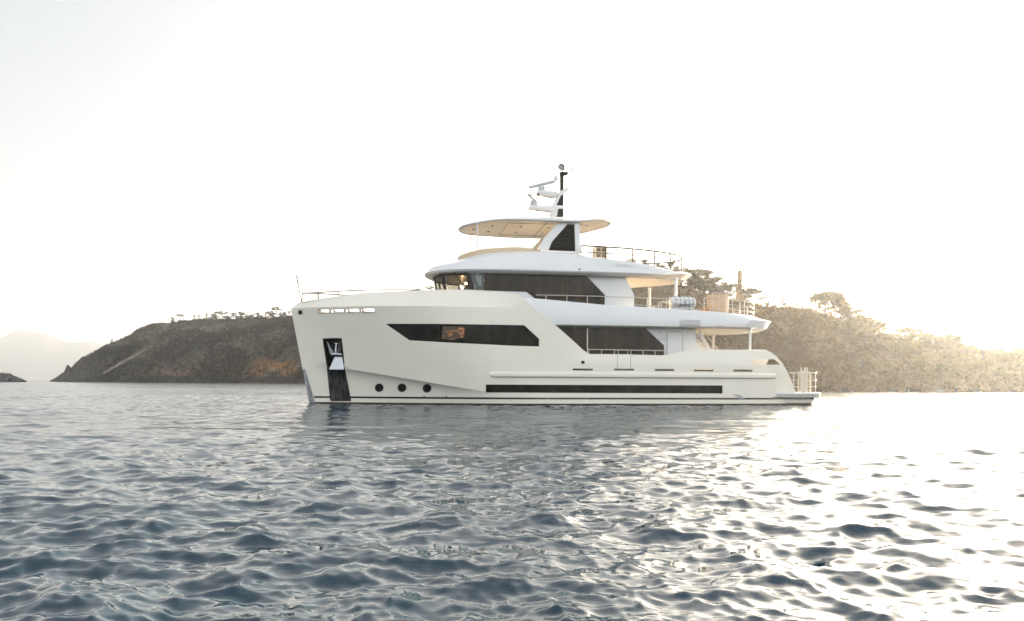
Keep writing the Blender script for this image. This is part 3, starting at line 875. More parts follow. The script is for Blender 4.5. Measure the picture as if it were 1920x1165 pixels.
p = UL(908.5, 526); MB().box((p[0], -2.775, p[1]), (.03, .04, .13), bev=.01).build('wall_lamp', 'plastic_white', gl)
p = UL(890, 539); MB().tube([(p[0], -2.80, p[1] - .12), (p[0], -2.80, p[1] + .14)], .014, 6).build('door_handle', 'steel', gl)
p = UL(895, 512); MB().lathe((p[0], -2.9, 7.39), [(.07, 0), (.05, -.05)], 10).build('deck_light', 'plastic_white', gl)
# grey pillar between windshield and side glass, with small triangular pane
pil = MB()
quad_slab(pil, wpt(2, .93, kb) + Vector((0, -.02, 0)), Vector((10.9, -2.765, WB + (WT - WB) * kb)), Vector((10.9, -2.785, WT - .04)), wpt(2, .93, 1) + Vector((0, -.02, -.04)), .02)
pil.build('corner_pillar', 'dark_grey', house, smooth=False)
mesh('quarter_pane', [(10.35, -2.80, 7.3), (10.75, -2.80, 7.3), (10.75, -2.80, 6.75), (10.62, -2.80, 6.72)], [(3, 2, 1, 0)], 'pale_glass', house)
# back wall, floor, ceiling and fittings inside the wheelhouse
inn = MB().box((13.2, 0, 6.25), (.08, 5.3, 2.3)).box((12.2, -2.5, 6.3), (1.8, .05, 2.2))
inn.build('cabin_bulkhead', 'wood_dark', house)
MB().box((11.2, 0, 5.35), (4.2, 5.2, .06)).build('cabin_floor', 'teak', house)
MB().prism([(8.75, 5.4), (9.75, 5.4), (9.75, 6.30), (9.45, 6.52), (9.1, 6.42), (8.75, 6.3)], -1.6, 1.6).build('helm_console', 'black_metal', house, smooth=False)
for t_ in (-.9, .3):
    MB().box((10.7, t_, 5.95), (.5, .5, .5), bev=.06).box((10.95, t_, 6.45), (.14, .5, .7), bev=.05).build('helm_chair', 'wood_dark', house)
MB().box((10.6, 0, 7.40), (3.6, 4.2, .05)).build('cabin_ceiling', 'ceiling_panel', house)
lampm = lamp_mat('warm_lamp', (1, .62, .3), 7)
for t_ in (-1.5, .8): MB().lathe((10.0, t_, 7.0), [(.02, -.07), (.07, -.03), (.07, .03), (.02, .07)], 12).build('cabin_lamp_glow', 'warm_lamp', house)
# aft wall of upper house
MB().box((edge_r[0][0] - .1, 0, 6.3), (.06, 5.4, 2.4)).build('saloon_end_wall', 'ceiling_panel', house)
# wipers
for i, q in ((0, .5), (1, .3), (1, .75), (2, .5)):
    a = wpt(i, q, .99) + Vector((-.06, -.06, 0)); b = wpt(i, min(q + .32, 1), .62) + Vector((-.06, -.06, 0))
    MB().tube([a, b], .014, 5).tube([a + Vector((.08, -.03, 0)), b + Vector((0, 0, -.02))], .010, 5).box(a + Vector((0, 0, .02)), (.10, .10, .09)).tube([b + Vector((-.02, .02, .25)), b + Vector((.02, -.02, -.22))], .014, 5).build('wiper', 'black_metal', house)
# white plinth under the forward side glass
panel('house_plinth', [UL(822, 543) if False else (10.6, 5.9), UL(1003, 575), UL(1003, 560.5), UL(987, 548), UL(880, 544.5), (10.2, 6.45)], lambda s, z: 2.78, 'white_paint', house, -1, thick=.05, grid=.5)

# ---- main deck house
MS = -2.68
ML = lambda x, y: L(x, y, MS)
mr = [ML(1304, 612), ML(1305, 640), ML(1324, 660)]
for sgn in (-1, 1):
    mw = panel('saloon_wall', [(13.4, 2.05), (13.4, 4.5), (mr[0][0], 4.5), mr[1], (mr[2][0] + .3, mr[2][1] - .5), (mr[2][0] + .3, 2.05)], lambda s, z: 2.68, 'white_paint', yacht, sgn, thick=.06, grid=.8)
    mg = panel('saloon_window', [(13.6, 2.3), (13.6, 4.47), (ML(1211, 614)[0], 4.47), ML(1245, 648), (ML(1245, 665)[0], 2.3)], lambda s, z: 2.68, 'bronze_glass', mw, sgn, thick=.02, grid=.8, off=.02)
    if sgn < 0:
        for x in (1060, 1072): pass
        p = ML(1101, 640); MB().box((p[0], -2.72, 3.4), (.05, .04, 2.2)).build('window_post', 'steel', mg)
        for x in (1144, 1196):
            p = ML(x, 640); MB().box((p[0], -2.705, 3.4), (.03, .012, 2.16)).build('window_joint', 'black_metal', mg)
        a, b = ML(1251.5, 655), ML(1279, 624)
        frame('door_frame', rrect(a[0] - .04, 2.35, b[0] + .04, b[1] + .04, .12), .018, 'grey_paint', mw, lambda s, z: 2.684, off=.012)
        dr = panel('side_door', rrect(a[0], 2.3, b[0], b[1], .1), lambda s, z: 2.69, 'white_paint', mw, -1, thick=.03, grid=.5, off=.012)
        p = ML(1271, 656); MB().box((p[0], -2.73, p[1]), (.13, .03, .03)).build('door_handle', 'steel', dr)
        for x0, x1 in ((1235.5, 1239), (1241, 1247)):
            a, b = ML(x0, 637.5), ML(x1, 633.5)
            frame('wall_socket', rrect(a[0], a[1], b[0], b[1], .01), .01, 'grey_paint', mw, lambda s, z: 2.684, off=.01)
        p = ML(1237.5, 623); MB().box((p[0], -2.72, p[1]), (.09, .05, .05)).tube([(p[0], -2.72, p[1] - .12), (p[0], -2.72, p[1] + .18)], .008, 5).build('wall_light', 'grey_paint', mw)
MB().box((mr[0][0] - .04, 0, 3.3), (.06, 5.2, 2.45)).build('aft_saloon_wall', 'white_paint', yacht)
# deck light under the band
p = ML(1076, 612.5); MB().lathe((p[0], -3.0, 4.46), [(.09, .03), (.07, -.04)], 10).build('deck_light', 'plastic_white', yacht)
# slim steel pillar at the side deck
# ---- main deck handrail on the bulwark
zr = L(1150, 655, -3.5)[1]
pth = [(L(x, y, -3.48)[0], -3.48, L(x, y, -3.48)[1]) for x, y in ((1102, 655.5), (1150, 656.3), (1200, 657.2), (1250, 658))]
railing('side_railing', pth, yacht, None, [((L(x, 656, -3.48)[0], -3.48, lin([(p[0], p[2]) for p in pth], L(x, 656, -3.48)[0])), 2.85) for x in (1104, 1128, 1152, 1159.5, 1177, 1183, 1205.5, 1228, 1248)], .022)
railing('side_railing', [(a, -b, c) for a, b, c in pth], yacht, None, [((L(x, 656, -3.48)[0], 3.48, pth[0][2]), 2.85) for x in (1104, 1150, 1200, 1248)], .022)
# ---- pillars
for s_, t_, z0, z1, r_, m_ in ((26.8, -2.9, 2.05, 4.5, .075, 'white_paint'), (26.8, 2.5, 2.05, 4.5, .09, 'white_paint'), (22.3, -2.55, 5.05, 7.5, .085, 'white_paint'), (22.4, 2.5, 5.05, 7.5, .085, 'white_paint')):
    MB().tube([(s_, t_, z0), (s_, t_, z1)], r_, 14).lathe((s_, t_, z1 - .06), [(r_ * 1.5, .05), (r_ * 1.4, -.02), (r_, -.05)], 14).build('deck_pillar', m_, yacht)
# ---- stairs aft of the saloon
st = MB()
for t_ in (-2.35, -1.55): st.prism([(23.75, 4.3), (23.9, 4.45), (25.35, 2.2), (25.05, 2.1)], t_, t_ + .05)
for i in range(8): st.box((23.9 + i * .18, -1.93, 4.2 - i * .27), (.25, .8, .04))
stair = st.build('stairs', 'white_paint', yacht, smooth=False)
for t_ in (-2.4, -1.5):
    MB().tube([(23.85, t_, 4.4), (24.1, t_, 4.35), (25.1, t_, 3.2), (25.15, t_, 2.1)], .028, 6).tube([(23.85, t_, 4.05), (25.1, t_, 2.75)], .02, 6).build('stair_handrail', 'steel', stair)
# ---- boat-deck rails
rp = [(x, y) for x, y in ((1005, 553.5), (1060, 554.3), (1134, 556.2), (1187, 558), (1252, 560.3))]
pth = [(L(x, y, -3.42)[0], -3.42, L(x, y, -3.42)[1]) for x, y in rp]
railing('boat_deck_railing', pth + [(pth[-1][0] + .2, -3.42, 6.28)], yacht, None,
        [((L(x, 556, -3.42)[0], -3.42, lin([(p[0], p[2]) for p in pth], L(x, 556, -3.42)[0])), ztop(L(x, 556, -3.42)[0])) for x in (1023.5, 1063, 1101, 1213.5, 1250)], .02,
        mids=[[(L(x, y, -3.42)[0], -3.42, L(x, y, -3.42)[1]) for x, y in ((1190, 571.5), (1250, 575))]])
bo = oval(12.9, 28.0, 3.42, aa=5.0, pa=2.5, zf=lambda s: 6.28 - .02 * (s - 22), **B_)
hb_ = len(bo) // 2
near = [p for p in bo[:hb_] if p[0] > 23.6]
far = [p for p in bo[hb_:] if p[0] > 14]
def postsof(path, step, z0f):
    o = []; acc = 0; last = Vector(path[0])
    o.append((tuple(path[0]), z0f(path[0][0])))
    for p in path[1:]:
        acc += (Vector(p) - last).length; last = Vector(p)
        if acc > step: o.append((tuple(p), z0f(p[0]))); acc = 0
    return o
aft = near + [p for p in far]
railing('boat_deck_railing', aft, yacht, None, postsof(aft, 1.35, ztop), .02, mids=[[(a, b, c - d) for a, b, c in aft] for d in (.3, .6)])
# ---- flybridge aft rail
fo = oval(9.4, 23.55, 3.18, af=4.2, aa=6.3, zf=lambda s: 9.08 - .02 * (s - 17) + .02, **FR)
hb_ = len(fo) // 2
fn = [p for p in fo[:hb_] if p[0] > 16.4]
ff = [p for p in fo[hb_:] if p[0] > 16.4]
fl = fn + ff
railing('flybridge_railing', fl, yacht, None, postsof(fl, 1.25, zc), .036, mids=[[(a, b, c - .36) for a, b, c in fl]], m='backlit_steel')
p = fn[0]
MB().tube([(16.6, -2.98, 9.05), (17.3, -2.98, 8.45)], .016, 6).build('rail_brace', 'steel', fb)
MB().tube([(16.5, -2.2, 8.85), (19.0, -2.2, 8.8), (19.6, -2.2, 9.05)], .016, 6).tube([(19.0, -2.2, 8.8), (19.0, -2.2, 7.9)], .014, 6).build('inner_rail', 'steel', fb)
# ---- details on the side band
vp = pxpoly(((1275, 600.5), (1313, 600.5), (1313.5, 613), (1275, 613)), -3.62)
vb = MB()
x0, x1, z0, z1 = vp[0][0], vp[1][0], vp[2][1], vp[0][1]
for i in range(13): vb.tube([(x0 + (x1 - x0) * i / 12, -3.64, z0), (x0 + (x1 - x0) * i / 12, -3.62, z1)], .007, 4)
for i in range(5): vb.tube([(x0, -3.64, z0 + (z1 - z0) * i / 4), (x1, -3.64, z0 + (z1 - z0) * i / 4)], .007, 4)
vb.build('fender_basket', 'grey_paint', bd)
MB().box(((x0 + x1) / 2, -3.60, z0 + .06), (x1 - x0, .06, .10)).build('basket_tray', 'grey_paint', bd)
p = L(1350, 611.5, -3.58); MB().box((p[0], -3.59, p[1]), (.5, .04, .03)).build('band_vent', 'grey_paint', bd)
p = L(1086.5, 505, -3.42); MB().box((p[0], -3.42, p[1]), (.12, .05, .06), bev=.01).build('side_light', 'black_metal', fb)

# ---- flagstaff
fs = MB().tube([(.62, 0, 5.85), (.30, 0, 7.45)], .024, 6).build('flagstaff', 'backlit_steel', yacht)
V = []; Fc = []
for i in range(9):
    for j in range(6):
        q = i / 8; r_ = j / 5
        V.append((.33 + .18 * q * 1.0 + .07 * r_ * (1 - q) + .04 * math.sin(q * 5 + r_ * 3), .05 * math.sin(q * 9 + r_ * 4), 7.42 - .95 * q - .12 * r_))
for i in range(8):
    for j in range(5): Fc.append((i * 6 + j, i * 6 + j + 1, i * 6 + j + 7, i * 6 + j + 6))
mesh('flag', V, Fc, 'flag_cloth', fs, 80)

# ================================================================ loose things aboard
def onb(s, t, z): return Vector((OX + s * CT - t * ST, OY + s * ST + t * CT, z))
# life raft canister
s0, s1 = L(1254, 568, -3.0)[0], L(1304, 568, -3.0)[0]
zc_ = L(1280, 568, -3.0)[1]
raft = empty('life_raft_canister', onb((s0 + s1) / 2, -3.0, zc_ - .38), TH)
tag(raft, 'white life raft canister with black strapping by the upper deck rail', 'life raft')
hl_ = (s1 - s0) / 2; R_ = .365
MB().lathe((0, 0, .38), [(.02, -hl_), (.17, -hl_ + .02), (R_ * .8, -hl_ + .10), (R_, -hl_ + .25), (R_, -.02), (R_ + .012, -.015), (R_ + .012, .015), (R_, .02), (R_, hl_ - .25), (R_ * .8, hl_ - .1), (.17, hl_ - .02), (.02, hl_)], 28, 'X').build('canister_shell', 'white_paint', raft)
sb = MB()
for x in (-.5, -.22, .05, .3, .55):
    sb.tube([(x, R_ * 1.015 * math.cos(a), .38 + R_ * 1.015 * math.sin(a)) for a in np.linspace(0, 2 * math.pi, 25)], .011, 5, cap=False)
for a in (200, 235, 160, 120):
    sb.tube([(-hl_ + .2, R_ * 1.02 * math.cos(math.radians(a)), .38 + R_ * 1.02 * math.sin(math.radians(a))), (hl_ - .2, R_ * 1.02 * math.cos(math.radians(a)), .38 + R_ * 1.02 * math.sin(math.radians(a)))], .010, 5)
sb.build('strap', 'rope', raft)
MB().box((-.0, -.37, .2), (.5, .03, .03)).box((-.3, -.36, .15), (.03, .04, .14)).box((.3, -.36, .15), (.03, .04, .14)).box((.03, -.38, .38), (.07, .03, .1)).build('release_gear', 'rope', raft)
MB().prism([(-.62, 0), (.62, 0), (.55, .08), (-.55, .08)], -.3, .3).box((-.45, 0, -.22), (.06, .5, .5)).box((.45, 0, -.22), (.06, .5, .5)).build('cradle', 'plastic_white', raft)
# folded parasol
s_, z1 = L(1387, 508, -.3)
par = empty('folded_parasol', onb(s_, -.3, 5.06), TH)
tag(par, 'tall folded beige parasol tied with dark cord at the stern end of the upper deck', 'parasol')
MB().lathe((0, 0, 0), [(.30, 0), (.30, .06), (.06, .10), (.035, .2), (.03, 3.0)], 14).build('pole', 'plastic_white', par)
V = []; Fc = []
pr = [(1.35, .20), (1.5, .26), (1.75, .22), (2.1, .14), (2.5, .13), (2.9, .15), (3.15, .155), (3.3, .10), (3.36, .04)]
for zz, r_ in pr:
    for k in range(24):
        a = 2 * math.pi * k / 24
        rr = r_ * (1 + .14 * (1 if k % 3 == 0 else -.4))
        V.append((rr * math.cos(a), rr * math.sin(a), zz))
for i in range(len(pr) - 1):
    for k in range(24): Fc.append((i * 24 + k, i * 24 + (k + 1) % 24, (i + 1) * 24 + (k + 1) % 24, (i + 1) * 24 + k))
mesh('canopy', V, Fc, 'canvas_beige', par, 60)
cb = MB()
for zz, tl in ((2.62, 0), (2.62, .0), (2.2, .25), (1.9, .3), (2.35, .2)):
    cb.tube([(.165 * math.cos(a) * (1 if zz > 2 else 1.2), .165 * math.sin(a) * (1 if zz > 2 else 1.2), zz + tl * .3 * math.cos(a)) for a in np.linspace(0, 2 * math.pi, 17)], .012, 5, cap=False)
cb.build('tie_cord', 'rope', par)
# round beige cover / wind screen of the lounge
sA, sB = L(1327, 570, 0)[0], L(1363, 570, 0)[0]
cv = empty('covered_seat', onb((sA + sB) / 2, 0, 5.06), TH)
tag(cv, 'tan pleated canvas cover over a tall round lounge seat between the raft and the parasol', 'covered seat')
V = []; Fc = []
R0 = (sB - sA) / 2
hh = L(1345, 554, 0)[1] - 5.06
nk = 40
for zz, f in ((0, 1.0), (hh * .5, 1.0), (hh - .05, .99), (hh, .93), (hh + .02, .4)):
    for k in range(nk):
        a = 2 * math.pi * k / nk
        rr = R0 * f * (1 + .02 * (k % 2))
        V.append((rr * math.cos(a), rr * 1.2 * math.sin(a), zz))
for i in range(4):
    for k in range(nk): Fc.append((i * nk + k, i * nk + (k + 1) % nk, (i + 1) * nk + (k + 1) % nk, (i + 1) * nk + k))
Fc.append(tuple(4 * nk + k for k in range(nk)))
mesh('canvas_cover', V, Fc, 'canvas_beige', cv, 12)
cb = MB()
for x in (-R0, -R0 * .35, R0 * .35, R0): cb.tube([(x, -R0 * 1.25, 0), (x, -R0 * 1.25, hh + .05)], .02, 6)
cb.tube([(-R0, -R0 * 1.25, hh + .05), (R0, -R0 * 1.25, hh + .05)], .02, 6)
cb.build('frame', 'steel', cv)
# low lounge seats seen over the bulwark
def lounge(name, px, py, t, w_, label, orange=False):
    s_, z_ = L(px, py, t)
    r_ = empty(name, onb(s_, t, 5.06), TH)
    tag(r_, label, 'lounge seat', 'cushioned lounge seats on the upper deck')
    MB().box((0, 0, .2), (w_, .8, .3), bev=.05).build('base', 'plastic_white', r_)
    MB().box((0, 0, .42), (w_ * .95, .75, .16), bev=.06).build('cushion', 'cushion', r_)
    MB().box((-w_ * .4 if not orange else w_ * .35, 0, .72), (.18, .72, .55), ry=-.15, bev=.07).build('backrest', 'orange_fabric' if orange else 'cushion', r_)
lounge('lounge_seat', 1236, 573, .5, 1.1, 'cream lounge seat left of the white life raft canister')
lounge('lounge_seat', 1312, 578, .2, 1.0, 'lounge seat with orange backrest right of the life raft canister', True)
# tubular chair left of the raft
ch = empty('deck_chair', onb(L(1245, 575, -2.2)[0], -2.2, 5.06), TH)
tag(ch, 'white tubular deck chair beside the left end of the life raft', 'chair')
for t_ in (-.25, .25): MB().tube([(-.25, t_, 0), (-.25, t_, .95), (-.18, t_, 1.05), (.2, t_, 1.05), (.25, t_, .9), (.25, t_, 0)], .022, 7).build('leg_frame', 'plastic_white', ch)
MB().box((0, 0, .5), (.5, .5, .06), bev=.02).build('seat', 'cushion', ch)
# cabinet on the flybridge
sA, sB = L(1113, 470, -1.6)[0], L(1137, 470, -1.6)[0]
zt = L(1125, 465, -1.6)[1]
cab = empty('flybridge_bar_cabinet', onb((sA + sB) / 2, -1.6, 7.9), TH)
tag(cab, 'cream slatted cabinet standing by the rail aft of the black louvred arch', 'cabinet')
wq = sB - sA; hq = zt - 7.9
b_ = MB()
b_.box((-wq / 2 + .05, 0, hq / 2), (.1, .6, hq), bev=.01).box((wq / 2 - .05, 0, hq / 2), (.1, .6, hq), bev=.01)
for k in (.55, .78, .985): b_.box((0, 0, hq * k), (wq - .2, .58, .05))
b_.box((0, 0, hq * .25), (wq - .2, .58, hq * .5))
b_.box((0, -.25, hq * .75), (.05, .05, hq * .5))
b_.build('cabinet_frame', 'cushion', cab)
MB().box((0, .2, hq * .75), (wq - .2, .1, hq * .45)).build('back_panel', 'canvas_beige', cab)
# stowed gangway on swim platform
gs = L(1508, 720, -1.5)[0]
gang = empty('stowed_gangway', onb(gs, -1.5, .76), TH)
tag(gang, 'upright stowed steel gangway standing inside the swim platform rail', 'gangway')
for x in (-.38, -.22, 0.05, .2, .38):
    MB().tube([(x, 0, 0), (x, 0, 1.25 + (.28 if abs(x) < .3 else 0))], .035, 8).build('post', 'steel', gang)
gb = MB()
for i in range(7): gb.box((0, .02, .12 + i * .19), (.76, .03, .05))
gb.build('rungs', 'steel', gang)
MB().box((.02, .06, .7), (.3, .1, 1.25), bev=.03).build('plank', 'plastic_white', gang)

# ================================================================ WATER
def numesh(name, V, Fq, m, parent=None, smooth=True):
    me = bpy.data.meshes.new(name)
    n, f = len(V), len(Fq)
    me.vertices.add(n)
    me.vertices.foreach_set('co', V.astype(np.float32).ravel())
    k = Fq.shape[1]
    me.loops.add(f * k)
    me.loops.foreach_set('vertex_index', Fq.astype(np.int32).ravel())
    me.polygons.add(f)
    me.polygons.foreach_set('loop_start', np.arange(0, f * k, k, dtype=np.int32))
    me.polygons.foreach_set('loop_total', np.full(f, k, np.int32))
    me.update(calc_edges=True)
    if smooth: me.polygons.foreach_set('use_smooth', np.ones(f, bool))
    me.materials.append(m)
    o = bpy.data.objects.new(name, me)
    COL.objects.link(o)
    return o
def water():
    th = np.concatenate([np.linspace(-math.pi, -.72, 40, endpoint=False), np.linspace(-.72, .72, 1250), np.linspace(.72, math.pi, 40)[1:]])
    r = [1.2]
    while r[-1] < 8000:
        q = r[-1]
        dr = max(.0075 * q, min(q * q / (H * F) * .8, .014 * q))
        dr = max(min(dr, .24 if q < 75 else .45 if q < 150 else 1.0 if q < 350 else 1e9), .002 * q)
        r.append(q + dr)
    r = np.array(r)
    R, T = np.meshgrid(r, th, indexing='ij')
    X, Y = R * np.sin(T), R * np.cos(T)
    dr = np.gradient(r)[:, None]
    Z = np.zeros_like(X); DX = np.zeros_like(X); DY = np.zeros_like(X)
    g = np.random.default_rng(3)
    mx = int(np.searchsorted(r, 900)); var = np.zeros((mx, 1)); tot = 0.
    x, y = X[:mx], Y[:mx]; d = dr[:mx]
    for i in range(170):
        lam = .085 * (2.6 / .085) ** g.random()
        a = g.normal(0, .70) + math.radians(200 if g.random() < .75 else 150)
        kx, ky = math.sin(a), math.cos(a)
        k = 2 * math.pi / lam
        amp = .0037 * lam * (1.0 if lam < .6 else (.6 / lam) ** .75)
        ph = k * (kx * x + ky * y) + g.random() * 6.28
        at = np.clip((lam / (d * 1.3)) - .9, 0, 1); var += (amp * k * at) ** 2; tot += (amp * k) ** 2
        s_, c_ = np.sin(ph), np.cos(ph)
        Z[:mx] += amp * at * c_
        DX[:mx] -= amp * at * kx * s_ * .9
        DY[:mx] -= amp * at * ky * s_ * .9
    fine = np.ones(len(r)); fine[:mx] = 1 - (var / tot)[:, 0]          # share of the ripples too small for the mesh: becomes surface roughness
    # gustier and calmer patches
    G = 1 + .35 * np.sin(X * .11 + 1.3 + .6 * np.sin(Y * .09)) * np.sin(Y * .16 + .5)
    V = np.stack([X + DX * G, Y + DY * G, Z * G], -1).reshape(-1, 3)
    nr, nc = X.shape
    i, j = np.meshgrid(np.arange(nr - 1), np.arange(nc - 1), indexing='ij')
    a = (i * nc + j).ravel()
    Fq = np.stack([a, a + nc, a + nc + 1, a + 1], -1)[:, ::-1]
    # centre fan under the camera
    m = bpy.data.materials.new('sea_water')
    m.use_nodes = True
    n = m.node_tree
    b = n.nodes['Principled BSDF']
    b.inputs['Base Color'].default_value = (.002, .022, .036, 1)
    b.inputs['Roughness'].default_value = .06
    b.inputs['IOR'].default_value = 1.45
    geo = n.nodes.new('ShaderNodeNewGeometry')
    fr = n.nodes.new('ShaderNodeAttribute'); fr.attribute_name = 'fine_ripples'
    rr_ = n.nodes.new('ShaderNodeMapRange')
    rr_.inputs['From Min'].default_value = .1
    rr_.inputs['To Min'].default_value = .05; rr_.inputs['To Max'].default_value = .16
    n.links.new(fr.outputs['Fac'], rr_.inputs['Value'])
    n.links.new(rr_.outputs[0], b.inputs['Roughness'])
    last = None
    for sc, dist, det, sx in ((7.0, .006, 2, .5), (1.5, .030, 3, .5), (.33, .32, 4, .4)):
        mp = n.nodes.new('ShaderNodeMapping')
        mp.inputs['Scale'].default_value = (sx, 1, 1)
        mp.inputs['Rotation'].default_value = (0, 0, math.radians(-14 if sc > 1 else 8))
        n.links.new(geo.outputs['Position'], mp.inputs[0])
        t = n.nodes.new('ShaderNodeTexNoise')
        t.inputs['Scale'].default_value = sc
        t.inputs['Detail'].default_value = det
        t.inputs['Roughness'].default_value = .55
        n.links.new(mp.outputs[0], t.inputs[0])
        bp = n.nodes.new('ShaderNodeBump')
        bp.inputs['Strength'].default_value = 1.0
        bp.inputs['Distance'].default_value = dist
        n.links.new(t.outputs[0], bp.inputs['Height'])
        if last: n.links.new(last.outputs[0], bp.inputs['Normal'])
        last = bp
    n.links.new(last.outputs[0], b.inputs['Normal'])
    o = numesh('water', V, Fq, m)
    fa = o.data.attributes.new('fine_ripples', 'FLOAT', 'POINT')
    fa.data.foreach_set('value', np.repeat(fine, nc).astype(np.float32))
    tag(o, kind='structure')
water()

# ================================================================ LAND
def land_mat():
    m = bpy.data.materials.new('hillside')
    m.use_nodes = True
    n = m.node_tree
    b = n.nodes['Principled BSDF']
    b.inputs['Roughness'].default_value = .95
    b.inputs['Specular IOR Level'].default_value = .1
    at = n.nodes.new('ShaderNodeAttribute'); at.attribute_name = 'ground'
    geo = n.nodes.new('ShaderNodeNewGeometry')
    def nz(sc, det, rough=.6):
        t = n.nodes.new('ShaderNodeTexNoise')
        t.inputs['Scale'].default_value = sc; t.inputs['Detail'].default_value = det; t.inputs['Roughness'].default_value = rough
        n.links.new(geo.outputs['Position'], t.inputs[0]); return t
    def ramp(src, p0, p1, c0, c1):
        r = n.nodes.new('ShaderNodeValToRGB')
        r.color_ramp.elements[0].position = p0; r.color_ramp.elements[1].position = p1
        r.color_ramp.elements[0].color = (*c0, 1); r.color_ramp.elements[1].color = (*c1, 1)
        n.links.new(src, r.inputs[0]); return r
    t1 = nz(.35, 8, .7)
    mul = n.nodes.new('ShaderNodeMixRGB'); mul.blend_type = 'MULTIPLY'; mul.inputs[0].default_value = 1
    r = ramp(t1.outputs[0], .33, .70, (.28, .29, .28), (1.7, 1.62, 1.5))
    n.links.new(at.outputs['Color'], mul.inputs[1]); n.links.new(r.outputs[0], mul.inputs[2])
    n.links.new(mul.outputs[0], b.inputs['Base Color'])
    t2 = nz(.8, 8, .7)
    bp = n.nodes.new('ShaderNodeBump'); bp.inputs['Strength'].default_value = 1; bp.inputs['Distance'].default_value = 1.2
    n.links.new(t2.outputs[0], bp.inputs['Height']); n.links.new(bp.outputs[0], b.inputs['Normal'])
    M['hillside'] = m
land_mat()
# photo column -> (depth of shore, row of the ridge, depth of the ridge)
LT = [(94, 648, 713.2, 650), (100, 646, 711, 652), (108, 644, 706, 655), (120, 640, 697, 658), (125, 639, 685, 660), (128, 638, 684, 660), (133, 637, 690, 660), (140, 635, 682, 662),
      (150, 632, 673, 664), (156, 630, 668, 665), (161, 629, 669, 665), (172, 626, 663, 668), (190, 620, 655, 672), (208, 612, 643, 678), (230, 606, 635, 684), (250, 602, 624, 690), (265, 599, 614, 694),
      (280, 596, 608.5, 698), (310, 590, 606, 700), (330, 585, 604, 700), (380, 578, 599, 700), (430, 570, 600, 690), (500, 550, 597, 670), (560, 520, 591, 640), (620, 485, 591, 610), (700, 420, 590, 550), (745, 390, 576, 510), (780, 365, 556, 480), (800, 350, 553, 470),
      (1000, 240, 520, 330), (1150, 190, 505, 265), (1230, 172, 515, 245), (1290, 160, 537, 232), (1330, 152, 552, 225), (1400, 145, 568, 215), (1430, 143, 573, 212), (1460, 140, 575.5, 208), (1515, 136, 578, 200), (1540, 134, 586, 198),
      (1570, 133, 600, 196), (1600, 132, 614, 194), (1700, 130, 640, 190), (1780, 130, 655, 185), (1830, 130, 677, 178), (1870, 130, 682, 176), (1920, 130, 676, 176), (2100, 130, 655, 185), (2500, 128, 640, 195), (3100, 120, 640, 195)]
LX = np.array([r[0] for r in LT]); 
def landcol(px):
    return [float(np.interp(px, LX, [r[k] for r in LT])) for k in (1, 2, 3)]
def landpt(px, v):
    sh, ry, rd = landcol(px)
    top_ = at_depth(px, ry, rd)
    base = at_depth(px, 717, sh)
    if v <= 1:
        e = .72 if px < 700 else .80
        p = Vector((0, 0, 0)); q = v
        p.y = sh + (rd - sh) * (q ** 1.15)
        a, b = ray(px, 717)
        p.x = a * p.y / F
        zt_ = top_.z * (q ** e)
        amp = (1 + 1.3 * (1 - sm(150, 240, px))) * min(top_.z, 45) * (.085 if px < 900 else .12) * math.sin(math.pi * min(q, 1)) ** .6 if 0 < q < 1 else 0
        nn_ = noise.fractal(Vector((p.x * .03, p.y * .03, zt_ * .05)), 1.0, 2.0, 5) * 1.1 + (abs(noise.noise(Vector((p.x * .045, p.y * .02, zt_ * .01)))) - .25) * 1.6
        p.z = zt_ + amp * nn_
        p.y += amp * .8 * noise.noise(Vector((p.x * .06 + 9, p.y * .02, zt_ * .09)))
        jit = noise.fractal(Vector((px * .12, q * 2, 3.1)), 1.0, 2.0, 4)
        p.z += jit * min(top_.z, 30) * .028 * q
        if q == 0: p.z = -1.5
    else:
        q = v - 1
        y = rd + q * 60
        a, b = ray(px, 717)
        jit = noise.fractal(Vector((px * .12, 2, 3.1)), 1.0, 2.0, 4)
        p = Vector((a * y / F, y, top_.z + jit * min(top_.z, 30) * .028 - q * q * 14 - q * 2))
        p.z = max(p.z, -2)
    return p
